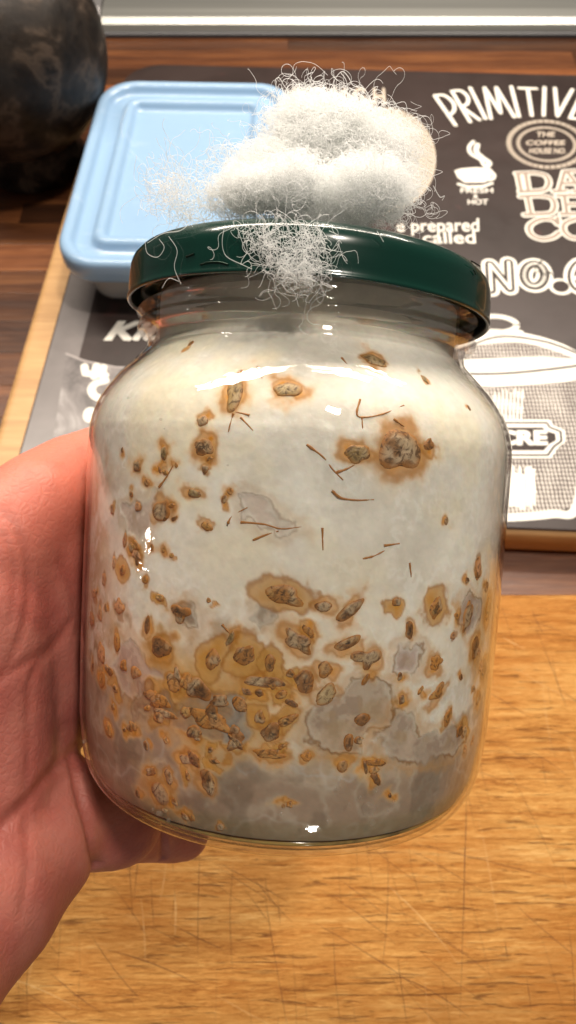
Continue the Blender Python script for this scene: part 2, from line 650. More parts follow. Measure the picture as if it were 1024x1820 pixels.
disc_m = NT('engraved_disc')
dw = disc_m.n('ShaderNodeTexWave', bands_direction='Y', i_Vector=disc_m.coord((1, 1, 1), rot=(0, 0, .9)), i_Scale=95.0, i_Distortion=3.0, i_Detail=2.0).outputs['Fac']
disc_m.set(Base_Color=disc_m.ramp(dw, [(.12, (.12, .09, .075)), (.34, (.50, .46, .38))]), Roughness=.4)
flat('printed_disc', [np.array([at(*q, ZM) for q in ellipse(684, 284, 90, 92)[:-1]])], disc_m.m, Z1)
strokes('printed_disc', [ellipse(684, 284, 89, 91)], .16, M_print_dim, Z3)

# NO.6 in outlined letters
no6 = [[(480, 1430), (470, 1262), (600, 1420), (590, 1250)], ellipse(756, 1332, 66, 72, 0), ellipse(926, 1405, 22, 14, 0),
       smooth_line([(1100, 1255), (1040, 1260), (1000, 1320), (1010, 1390), (1060, 1425), (1120, 1400), (1110, 1345), (1050, 1335), (1010, 1360)])]
strokes('lettering', no6, 1.12, M_print, Z1, conv=c7)
strokes('lettering', no6, .62, M_ink, Z3, conv=c7)
strokes('lettering', no6[:2] + no6[3:], .22, M_print, Z4 + .004, conv=c7)

# printed sugar pot
m = NT('engraved_hatching')
vv = m.coord((1, 1, 1))
cols = m.n('ShaderNodeTexWave', bands_direction='X', i_Vector=vv, i_Scale=150.0, i_Distortion=2.2, i_Detail=2.0).outputs['Fac']
rows_ = m.n('ShaderNodeTexWave', bands_direction='Y', i_Vector=vv, i_Scale=110.0, i_Distortion=1.5, i_Detail=2.0).outputs['Fac']
big = m.noise(m.coord((30, 18, 10)), 1, 4)
f = m.math('ADD', m.math('MULTIPLY', cols, .5), m.math('MULTIPLY', rows_, .3))
f = m.math('ADD', f, m.math('MULTIPLY', big, .75))
m.set(Base_Color=m.ramp(f, [(.62, (.085, .065, .06)), (.85, (.22, .19, .175)), (.98, (.66, .62, .56))]), Roughness=.5, Specular_IOR_Level=.25)
M_hatch = m.m
xc = 882


def sym(pts):
    return pts


body_l = [(728, 690), (1046, 672), (1042, 760), (1022, 900), (980, 912), (900, 918), (820, 915), (760, 905), (738, 780)]
flat('printed_pot', [np.array([at(*q, ZM) for q in body_l])], M_hatch, Z1)
lid_o = [(716, 655)] + [tuple(q) for q in smooth_line([(722, 640), (770, 610), (830, 593), (885, 588), (940, 594), (1000, 612), (1050, 640)])] + [(1062, 668), (1000, 680), (880, 688), (760, 682)]
flat('printed_pot_lid', [np.array([at(*q, ZM) for q in lid_o])], M_print, Z2)
lid_h = [tuple(q) for q in smooth_line([(760, 640), (800, 622), (860, 612), (930, 610), (985, 624), (1022, 638)])] + [(960, 634), (880, 637), (800, 642)]
flat('printed_pot_lid', [np.array([at(*q, ZM) for q in lid_h])], M_hatch, Z3)
strokes('printed_pot_lid', [smooth_line([(722, 655), (800, 664), (900, 664), (1000, 654), (1060, 645)])], .14, M_ink, Z4)
strokes('printed_pot_lid', [smooth_line([(735, 645), (800, 630), (880, 600), (960, 606), (1020, 626), (1040, 640)])], .12, M_ink, Z4)
strokes('printed_pot_knob', [ellipse(880, 577, 38, 14, 3), [(840, 588), (925, 592)]], .42, M_print, Z3)
strokes('printed_pot', [smooth_line([(728, 690), (740, 800), (765, 905), (820, 917), (900, 920), (980, 914), (1024, 903), (1040, 780), (1048, 680)])], .50, M_print, Z2)
strokes('printed_pot', [[(x_, random.uniform(692, 700)), (x_ - 3, random.uniform(740, 770))] for x_ in range(880, 930, 7)], .10, M_print, Z2)
strokes('printed_pot', [[(x_, random.uniform(830, 850)), (x_ + 2, random.uniform(895, 905))] for x_ in range(900, 950, 6)], .16, M_print, Z2)
lab = [(600, 745), (855, 745), (875, 780), (950, 812), (955, 885), (905, 925), (862, 992), (600, 992), (300, 992), (240, 925), (190, 885), (190, 812), (265, 780), (300, 745)]
flat('printed_label', [np.array([at(*c8(*q), ZM) for q in lab])], M_print, Z3)


def inset(pts, k, cx=575, cy=868):
    return [(cx + (x - cx) * k[0], cy + (y - cy) * k[1]) for x, y in pts]


strokes('printed_label', [inset(lab, (.93, .84))], .13, M_ink, Z4, conv=c8, closed=True)
flat('printed_label', [np.array([at(*c8(*q), ZM) for q in inset(lab, (.84, .60))])], M_ink, Z4)
text('lettering', 'SUCRE', [c8(300, 815), c8(838, 812), c8(842, 910), c8(296, 912)], M_print, Z4 + .012, .05)

# Kitchen, and the two half hidden white signs below it
text('lettering', 'Kitchen', [(190, 571), (430, 571), (424, 606), (184, 606)], M_print, Z2, .045, .35)


def k1(x, y):
    return (x / 3.413, 480 + y / 3.413)


strokes('lettering', [[(512, 585), (520, 628), (640, 640)], [(585, 582), (572, 648)], [(628, 590), (620, 640)]], .46, M_print, Z2, conv=k1)
strokes('lettering', [smooth_line([(640, 672), (580, 690), (556, 725), (575, 765), (640, 790)])], .5, M_print, Z2, conv=k1)
strokes('lettering', [ellipse(548, 880, 18, 26)], .5, M_print, Z2, conv=k1)

# near board ------------------------------------------------------------
ZN = 2.6
yb = at(950, 1056, ZN)[1]
nb = box('cutting_board', -24, 31, -11.5, yb, 0.0, ZN, M_near, bev=.22)
tag(nb, 'large worn orange oak cutting board scored with knife cuts, below the jar', 'cutting board')


def cut_marks(n, mat, name, wmin, wmax, spec=None):
    vs, fs, k = [], [], 0
    for i in range(n):
        if spec and i < len(spec):
            p = [at(*q, ZN)[:2] for q in spec[i]]
            a, b = np.array(p[0]), np.array(p[-1])
            w = wmax
        else:
            c = np.array([rng.uniform(-11, 14), rng.uniform(-4, yb - .8)])
            ang = rng.normal(math.radians(95), .10) if rng.random() < .55 else rng.normal(math.radians(-32), .22)
            L = rng.uniform(.6, 4.2) * (1.4 if rng.random() < .2 else 1)
            d = np.array([math.cos(ang), math.sin(ang)]) * L / 2
            a, b = c - d, c + d
            w = rng.uniform(wmin, wmax)
        b[1] = min(b[1], yb - .4); a[1] = min(a[1], yb - .4)
        N = 9
        t = np.linspace(0, 1, N)
        d = b - a
        nn = np.array([-d[1], d[0]]) / max(np.linalg.norm(d), 1e-3)
        bow = rng.normal(0, .03) * np.linalg.norm(d)
        mid = a + d * t[:, None] + nn * (bow * np.sin(t * math.pi) + rng.normal(0, .006, N))[:, None]
        ww = w * np.sin(np.clip(t, .04, .96) * math.pi) ** .6 * rng.uniform(.6, 1.2, N)
        zz = ZN + .003 + (i % 60) * 1e-4
        for j in range(N):
            vs.append((*(mid[j] - nn * ww[j] / 2), zz)); vs.append((*(mid[j] + nn * ww[j] / 2), zz))
        for j in range(N - 1):
            q = k + 2 * j
            fs.append((q, q + 2, q + 3, q + 1))
        k += 2 * N
    return tag(mesh(name, np.array(vs), fs, mat, nb, smooth=False), kind='stuff')


spec = [[(835, 1180), (818, 1810)], [(690, 1520), (680, 1720)], [(355, 1520), (352, 1700)], [(1010, 1640), (1022, 1800)], [(945, 1080), (968, 1130)],
        [(600, 1560), (700, 1640)], [(830, 1440), (826, 1640)], [(450, 1560), (520, 1640)], [(560, 1640), (790, 1790)], [(640, 1460), (662, 1530)],
        [(90, 1730), (180, 1800)], [(740, 1500), (980, 1560)], [(920, 1610), (1024, 1700)], [(300, 1640), (400, 1690)]]
cut_marks(190, M_cut, 'cut_marks', .006, .024, spec)
cut_marks(26, M_cut_light, 'pale_cut_marks', .010, .03)

# ------------------------------------------------------------------ blue lidded container
ZL = 6.2
A0 = at(100, 478, ZL)[:2]; A1 = at(205, 142, ZL)[:2]; B1 = at(520, 142, ZL)[:2]
vdir = (A1 - A0) / np.linalg.norm(A1 - A0)
rot_c = math.atan2(-vdir[0], vdir[1]) * .55
cu_, cv_ = np.array([math.cos(rot_c), math.sin(rot_c)]), np.array([-math.sin(rot_c), math.cos(rot_c)])
far_mid = (A1 + B1) / 2
near_y = at(100, 462, ZL)[:2]
LW = np.linalg.norm(B1 - A1) + 1.1
LH = abs((far_mid - near_y) @ cv_) + .3
LC = far_mid - cv_ * LH / 2
LC = np.array([(at(88, 440, ZL)[0] + (at(205, 175, ZL)[0])) / 2 + LW / 2 - .5, LC[1]])


def rr(w, h, r, z, inset=0):
    p = rounded_rect(w - 2 * inset, h - 2 * inset, max(r - inset * .8, .25), 10)
    q = LC + p[:, :1] * cu_ + p[:, 1:] * cv_
    return np.c_[q, np.full(len(q), z)]


cont = empty('food_container', (LC[0], LC[1], ZM), 'rectangular food box with pale blue plastic lid standing on the dark mat', 'food container')
CR = 2.6
m = NT('pale_blue_plastic')
s = m.noise(m.coord((60, 60, 60)), 1, 3)
sc = m.ramp(m.noise(m.coord((25, 90, 40), rot=(0, 0, .6)), 1, 5, .7), [(.60, (0, 0, 0)), (.75, (1, 1, 1))])
m.set(Base_Color=m.mix(m.math('MULTIPLY', sc, .6), (.24, .37, .53), (.36, .47, .62)), Roughness=.24, Subsurface_Weight=.1, Normal=m.bump(s, .05, .0005))
m.b.inputs['Subsurface Radius'].default_value = (.003, .004, .006)
M_blue = m.m
lp = [(.25, -1.35), (.05, -1.35), (0, -1.2), (0, -.45), (.05, -.2), (.22, -.04), (.45, 0), (.68, -.06), (.82, -.26), (.92, -.52), (1.15, -.58), (1.75, -.58), (1.88, -.50), (2.0, -.26), (2.15, -.10),
      (2.4, -.05), (2.62, -.12), (2.75, -.34), (2.88, -.56), (3.1, -.60), (3.6, -.60)]
loops = [rr(LW, LH, CR, ZL + z, i) for i, z in lp]
lid = loft('container_lid', loops, M_blue, cont, cap0=False, cap1=True, loc=(LC[0], LC[1], ZL - 1))
m = NT('frosted_plastic')
m.set(Base_Color=(.62, .60, .57), Roughness=.25, Alpha=.55, Specular_IOR_Level=.5)
lb = [(1.8, ZM + .03), (1.45, ZM + .05), (1.3, ZM + .4), (.75, ZL - .6), (.55, ZL - .5), (.75, ZL - .52), (1.5, ZM + .5), (1.9, ZM + .25)]
loft('tub', [rr(LW, LH, CR, z, i) for i, z in lb], m.m, cont, loc=(LC[0], LC[1], ZM))

# ------------------------------------------------------------------ dark pot, top left
pc = CAM + ray(0, 86) / np.linalg.norm(ray(0, 86)) * 63
pr_ = 7.2
px_, py_ = pc[0], pc[1]
pz = max(pc[2], pr_ * .9)
pot = empty('stone_pot', (px_, py_, 0), 'dark mottled round stoneware pot standing on the worktop behind the blue box', 'pot')
m = NT('mottled_stoneware')
a = m.noise(m.coord((45, 45, 45)), 1, 4, .6, .3)
b = m.noise(m.coord((60, 60, 60), loc=(4, 0, 0)), 1, 3, .5, .5)
c = m.ramp(a, [(.36, (.006, .004, .003)), (.5, (.020, .014, .010)), (.58, (.060, .042, .030)), (.70, (.008, .006, .005))])
m.set(Base_Color=c, Roughness=m.ramp(b, [(.3, (.35, .35, .35)), (.7, (.6, .6, .6))]), Specular_IOR_Level=.25, Normal=m.bump(a, .35, .002))
prf = []
for k in range(25):
    t = -math.pi / 2 + .50 + (math.pi - .95) * k / 24
    prf.append((pr_ * math.cos(t), pz + pr_ * .98 * math.sin(t)))
z0p = prf[0][1]
prf = [(0.01, .02), (3.9, .02), (4.1, .2)] + [(r, z) for r, z in prf if z > .5] + [(3.0, pz + pr_ + .8), (3.3, pz + pr_ + 1.6), (2.9, pz + pr_ + 1.7), (2.6, pz + pr_ + .6), (2.6, pz)]


def lathe(name, prof, mat, parent=None, n=96, frame=None, loc=(0, 0, 0), cx=0, cy=0, **k):
    pr = np.array(prof)
    t = np.linspace(0, 2 * math.pi, n + 1)[:-1]
    vs = np.stack([pr[:, :1] * np.cos(t), pr[:, :1] * np.sin(t), np.repeat(pr[:, 1:], n, 1)], -1).reshape(-1, 3)
    if frame is not None:
        vs = frame(vs)
    else:
        vs = vs + np.array([cx, cy, 0])
    return mesh(name, vs, grid_faces(n, len(pr), True), mat, parent, loc=loc, **k)


lathe('pot_body', prf, m.m, pot, cx=px_, cy=py_, loc=(px_, py_, 0))
hd = [P(-60, -40, 60), P(-60, -160, 58)]

# ------------------------------------------------------------------ jar frame
D0, TH, RO, X0, Y0 = 17.233, math.radians(3.13), math.radians(3.6), .055, -1.89


def cam2w(p):
    p = np.asarray(p, float)
    return CAM + p[..., :1] * RGT + p[..., 1:2] * UPV - p[..., 2:3] * FWD


def dirw(p):
    return p[0] * RGT + p[1] * UPV - p[2] * FWD


axc = np.array([math.sin(RO) * math.cos(TH), math.cos(RO) * math.cos(TH), math.sin(TH)])
e1 = np.cross(axc, [0, 0, 1.]); e1 /= np.linalg.norm(e1)
e2 = np.cross(e1, axc)                       # roughly towards the camera
JA, JE1, JE2 = dirw(axc), dirw(e1), dirw(e2)
JB = cam2w(np.array([X0, Y0, -D0]) + axc * -3.966)      # centre of the jar's base


def jar(v):
    """jar coordinates (x right, y to the viewer... , z up the jar) -> world"""
    v = np.asarray(v, float)
    return JB + v[..., :1] * JE1 + v[..., 1:2] * JE2 + v[..., 2:3] * JA


def cyl(theta, r, z):
    """theta 0 = towards the viewer, positive to the right"""
    return jar(np.stack([r * np.sin(theta), r * np.cos(theta), z], -1))


def lathe_j(name, prof, mat, parent, n=160, fn=None, **k):
    pr = np.array(prof)
    t = np.linspace(0, 2 * math.pi, n + 1)[:-1]
    T, I = np.meshgrid(t, np.arange(len(pr)))
    r = pr[I, 0]; z = pr[I, 1]
    if fn is not None:
        r, z = fn(T, r, z)
    vs = cyl(T.ravel(), r.ravel(), z.ravel())
    f = grid_faces(n, len(pr), True)[:, ::-1]
    return mesh(name, vs, f, mat, parent, loc=JB, **k)


def dense(prof, step=.06):
    out = [np.array(prof[0], float)]
    for a, b in zip(prof[:-1], prof[1:]):
        a, b = np.array(a, float), np.array(b, float)
        n = max(1, int(np.linalg.norm(b - a) / step))
        for k in range(1, n + 1):
            out.append(a + (b - a) * k / n)
    return np.array(out)


outer = np.vstack([smooth_line([(3.7, -.25), (4.04, -.18), (4.30, .03), (4.50, .50), (4.62, 1.35)], 5)[:-1],
                   smooth_line([(4.62, 1.35), (4.67, 3), (4.70, 5.5), (4.71, 7.2), (4.66, 7.7), (4.50, 8.15), (4.18, 8.62), (3.82, 9.0), (3.60, 9.25), (3.55, 9.42)], 8)])
outer = dense(outer, .09)
lip = np.array([(3.56, 9.5), (3.66, 9.58), (3.76, 9.65), (3.80, 9.73), (3.78, 9.81), (3.72, 9.88), (3.70, 10.0), (3.70, 10.2), (3.68, 10.4), (3.65, 10.7), (3.62, 11.0), (3.55, 11.08)])
tin = .09
inner = outer.copy()
dn = np.gradient(outer, axis=0); dn /= np.linalg.norm(dn, axis=1)[:, None] + 1e-9
inner = outer + np.c_[-dn[:, 1], dn[:, 0]] * tin
inner = inner[inner[:, 1] > -.02]
glass_prof = np.vstack([[(0.02, -.15), (3.2, -.15), (3.5, -.22)], outer, dense(lip, .05), [(3.42, 11.05)], [(3.40, 10.6), (3.40, 10.0), (3.38, 9.6)], inner[::-1][6:], [(3.9, -.06), (3.7, -.07), (0.02, -.07)]])


def glass_fn(T, r, z):
    top = z > 9.95
    zt = 10.02 + .42 * ((T / (2 * math.pi) * 1.0 + .35) % 1)
    out = (r > 3.5) & top
    r = r + np.where(out, .13 * np.exp(-((z - zt) / .07) ** 2), 0)
    zt2 = zt + .42
    r = r + np.where(out, .13 * np.exp(-((z - zt2) / .07) ** 2), 0)
    rip = fbm(np.stack([np.sin(T).ravel() * 1.6, np.cos(T).ravel() * 1.6, z.ravel() * .35], 1), 3, 5).reshape(T.shape) - .5
    r = r + .035 * rip * (r > 1)
    return r, z


m = NT('jar_glass')
t_ = m.t
nz = m.noise(m.coord((55, 55, 55)), 1, 3, .5, .4)
n2 = m.noise(m.coord((260, 260, 260)), 1, 2)
bump = m.bump(m.math('ADD', nz, m.math('MULTIPLY', n2, .18)), .34, .0013)
lw = m.n('ShaderNodeLayerWeight', i_Blend=.5)
m.link(bump, lw.inputs['Normal'])
face = lw.outputs['Facing']
f5 = m.math('POWER', face, 5.0)
fres = m.math('MULTIPLY_ADD', f5, .80, .035)
tr = m.n('ShaderNodeBsdfTransparent'); tr.inputs[0].default_value = (.995, .992, .98, 1)
gl = m.n('ShaderNodeBsdfGlossy'); gl.inputs['Roughness'].default_value = .035
m.link(bump, gl.inputs['Normal'])
refr = m.n('ShaderNodeBsdfGlass'); refr.inputs['IOR'].default_value = 1.45; refr.inputs['Roughness'].default_value = .0
refr.inputs[0].default_value = (.97, .97, .93, 1)
m.link(bump, refr.inputs['Normal'])
mx = m.n('ShaderNodeMixShader')
m.link(fres, mx.inputs[0]); m.link(tr.outputs[0], mx.inputs[1]); m.link(gl.outputs[0], mx.inputs[2])
mx2 = m.n('ShaderNodeMixShader')
edge = m.n('ShaderNodeMapRange', i_From_Min=.76, i_From_Max=.95, i_To_Min=0.0, i_To_Max=.75)
m.link(face, edge.inputs[0])
m.link(edge.outputs[0], mx2.inputs[0]); m.link(mx.outputs[0], mx2.inputs[1]); m.link(refr.outputs[0], mx2.inputs[2])
m.link(mx2.outputs[0], m.out.inputs[0])
M_glass = m.m

mn = NT('jar_neck_glass')
nb_ = mn.bump(mn.noise(mn.coord((45, 45, 45)), 1, 3, .5, .6), .25, .0012)
ng = mn.n('ShaderNodeBsdfGlass'); ng.inputs['IOR'].default_value = 1.45; ng.inputs['Roughness'].default_value = .02
ng.inputs[0].default_value = (.98, .97, .93, 1); mn.link(nb_, ng.inputs['Normal'])
nt_ = mn.n('ShaderNodeBsdfTransparent')
nm_ = mn.n('ShaderNodeMixShader'); nm_.inputs[0].default_value = .36
mn.link(nt_.outputs[0], nm_.inputs[1]); mn.link(ng.outputs[0], nm_.inputs[2]); mn.link(nm_.outputs[0], mn.out.inputs[0])
jar_o = empty('glass_jar', JB, 'glass jar with dark green screw lid, full of white growth, held by the hand', 'jar')
go = lathe_j('glass', glass_prof, M_glass, jar_o, 240, glass_fn)
go.data.materials.append(mn.m)
neck_ring = np.repeat(np.minimum(glass_prof[:-1, 1], glass_prof[1:, 1]) > 9.42, 240)
go.data.polygons.foreach_set('material_index', neck_ring.astype(np.int32))
go.data.update()

# lid
m = NT('green_enamel')
g1 = m.noise(m.coord((90, 90, 90)), 1, 3)
m.set(Base_Color=(.001, .030, .020), Roughness=.22, Specular_IOR_Level=.4, Coat_Weight=.5, Coat_Roughness=.05, Normal=m.bump(g1, .06, .0005))
M_green = m.m
M_tin = NT('worn_tin')
tn = M_tin.noise(M_tin.coord((120, 120, 120)), 1, 4)
M_tin.set(Base_Color=M_tin.ramp(tn, [(.3, (.012, .035, .025)), (.7, (.05, .07, .055))]), Metallic=.9, Roughness=.35)
M_tin = M_tin.m
lr = 4.02
def lid_tilt(T, r, z):
    return r, z - .018 * r * np.sin(T)


lid_prof = dense([(.7, 11.02), (.72, 11.10), (2.9, 11.10), (3.2, 11.12), (3.35, 11.22), (3.55, 11.27), (3.75, 11.25), (3.88, 11.18), (3.97, 11.05), (4.01, 10.9), (4.02, 10.6), (4.02, 10.36), (4.03, 10.30), (4.045, 10.27), (4.04, 10.24), (4.01, 10.225)], .08)
lathe_j('screw_lid', lid_prof, M_green, jar_o, 200, lid_tilt)
curl = [(4.01, 10.225), (3.97, 10.23), (3.95, 10.26), (3.95, 10.32), (3.95, 10.4), (3.93, 10.9), (3.8, 11.08), (.8, 11.02)]
lc = lathe_j('lid_curl', curl, M_tin, jar_o, 200, lid_tilt)


# ------------------------------------------------------------------ mycelium cake
CG = .045
cake_prof = []
for r, z in inner:
    cake_prof.append((r - CG, z))
cake_prof = [p for p in cake_prof if p[1] > .19 and p[1] < 9.3]
cake_pts = np.vstack([[(3.95, .16), (4.16, .17)], cake_prof, [(3.30, 9.45), (3.32, 9.9), (3.32, 10.45), (3.1, 10.6)]])


def cake_r(z):
    return np.interp(z, cake_pts[2:-2, 1], cake_pts[2:-2, 0])


# arc length parametrisation
seg = np.r_[0, np.cumsum(np.linalg.norm(np.diff(cake_pts, axis=0), axis=1))]
NZ = 470
tt = np.linspace(0, seg[-1], NZ)
CP = np.c_[np.interp(tt, seg, cake_pts[:, 0]), np.interp(tt, seg, cake_pts[:, 1])]
TH_ = np.r_[np.linspace(-1.72, 1.72, 640), np.linspace(1.72, 2 * math.pi - 1.72, 130)[1:-1]]
NU = len(TH_)
T, I = np.meshgrid(TH_, np.arange(NZ))
r = CP[I, 0].ravel(); z = CP[I, 1].ravel(); th = T.ravel()
base_w = cyl(th, r, z)
coarse_f = grid_faces(NU, NZ, True)[:, ::-1]
# coarse surface for picking
tq = np.linspace(0, 2 * math.pi, 181)[:-1]
TQ, IQ = np.meshgrid(tq, np.arange(0, NZ, 6))
vq = cyl(TQ.ravel(), CP[IQ, 0].ravel(), CP[IQ, 1].ravel())
bvh_c = BVHTree.FromPolygons([tuple(p) for p in vq], [tuple(f) for f in grid_faces(180, len(range(0, NZ, 6)), True)])


def pick(px, py):
    """photograph pixel -> (s, z) on the cake: s = arc length round the jar from the front (cm)"""
    hit = bvh_c.ray_cast(Vector(CAM), Vector(ray(px, py)).normalized())
    if hit[0] is None:
        return None
    q = np.array(hit[0]) - JB
    x, y, zz = q @ JE1, q @ JE2, q @ JA
    return math.atan2(x, y) * 4.44, zz


PXCM = 98.0        # photograph pixels per cm on the front of the cake
s_all = th * 4.44
s_all = np.where(th > math.pi, (th - 2 * math.pi) * 4.44, s_all)
P3 = np.stack([np.sin(th) * r, np.cos(th) * r, z], 1)
n_lo = fbm(P3 * .55, 4, 1); n_mid = fbm(P3 * 1.7, 4, 2); n_hi = fbm(P3 * 7, 4, 3); n_f = fbm(P3 * 22, 3, 4)
wx = (fbm(P3 * 3.2, 4, 11) - .5); wy = (fbm(P3 * 3.2, 4, 12) - .5)
col = np.zeros((len(th), 3))
col[:] = (.92, .895, .81)
hgt = np.zeros(len(th))


def blend(mask, c):
    global col
    mask = np.clip(mask, 0, 1)[:, None]
    col = col * (1 - mask) + np.array(c) * mask


def ss(x, a, b):
    t = np.clip((x - a) / (b - a), 0, 1)
    return t * t * (3 - 2 * t)


# broad zones: creamy top, greyer middle, tan stained sides, grey translucent foot
blend(ss(n_lo, .42, .66) * .75, (.70, .67, .60))
blend(ss(7.2 - z, 0, 4) * .4, (.68, .58, .44))
blend(ss(n_mid, .55, .75) * .35, (.92, .89, .80))
wz = z + wy * 1.6
blend(ss(-s_all, 2.8, 5.0) * ss(7.6 - wz, 0, 1.5) * ss(n_mid, .25, .55) * .85, (.52, .32, .17))
blend(ss(s_all, 4.0, 5.6) * ss(6.2 - wz, 0, 1.6) * .85, (.56, .33, .13))
blend(ss(3.9 - wz, 0, 1.6) * ss(n_mid, .34, .62) * .5, (.60, .44, .25))
blend(np.exp(-((fbm(P3 * 1.1 + wx[:, None] * 1.5, 4, 60) - .5) / .03) ** 2) * .45, (.95, .94, .89))
am = ss(4.6 - wz, 0, 1.2) * ss(wz, 1.2, 2.0)
blend(am * ss(fbm(P3 * 1.3, 3, 77), .42, .60) * .55 * ss(1.5 - s_all, 0, 2.5), (.52, .28, .08))
blend(am * ss(fbm(P3 * 2.6, 4, 78), .52, .66) * .6 * ss(.5 - s_all, 0, 1.5), (.26, .14, .06))
blend(am * ss(fbm(P3 * 2.1, 4, 79), .55, .68) * .6, (.84, .78, .66))
blend(ss(fbm(P3 * .8, 3, 80), .5, .7) * ss(z, 4, 6) * .45, (.90, .80, .55))
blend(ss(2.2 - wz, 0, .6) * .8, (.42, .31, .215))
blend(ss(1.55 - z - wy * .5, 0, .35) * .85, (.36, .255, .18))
line_z = 1.62 + wy * .8
blend(np.exp(-((z - line_z) / .05) ** 2) * .6 * (s_all > -1.2) * (s_all < 3), (.50, .46, .42))
# wispy lavender grey lower left
lw_m = ss(-s_all, .6, 2.2) * ss(3.0 - wz, 0, .9)
blend(lw_m * .8, (.33, .235, .165))
wisp = np.exp(-((n_mid - .5) / .05) ** 2)
blend(wisp * ss(3.2 - wz, 0, 1) * .45, (.56, .48, .38))
blend(ss(fbm(P3 * 1.4, 4, 85), .5, .62) * ss(2.8 - wz, 0, .8) * .55, (.20, .145, .10))
wisp2 = np.exp(-((n_lo - .5) / .012) ** 2)
blend(wisp2 * .18, (.74, .72, .66))
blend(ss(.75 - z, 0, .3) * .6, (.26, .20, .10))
blend(ss(z, 9.2, 9.8) * .7, (.74, .64, .50))


def ell(px, py, a, b, rot, warp=.06, s=None):
    """normalised warped elliptical distance and centre in (s,z); a,b in photograph pixels"""
    if s is None:
        s = pick(px, py)
    if s is None:
        return None, None
    a, b = a / PXCM, b / PXCM
    ds = s_all - s[0] + wx * warp * 6; dz = z - s[1] + wy * warp * 6
    c, sn = math.cos(math.radians(rot)), math.sin(math.radians(rot))
    u = (ds * c - dz * sn) / a; v = (ds * sn + dz * c) / b
    return np.sqrt(u * u + v * v), s


def halo(px, py, R, k=.7, c=(.50, .22, .035), s=None, a=None, b=None, rot=0):
    d, _ = ell(px, py, a or R, b or R, rot, .09, s)
    if d is None:
        return
    blend(np.clip((1.9 - d) / 1.2, 0, 1) ** 1.8 * k * .5 * (.5 + n_mid), (.84, .56, .24))
    blend(np.clip(1.25 - d, 0, 1) ** 1.1 * k * (.65 + .7 * n_hi), c)


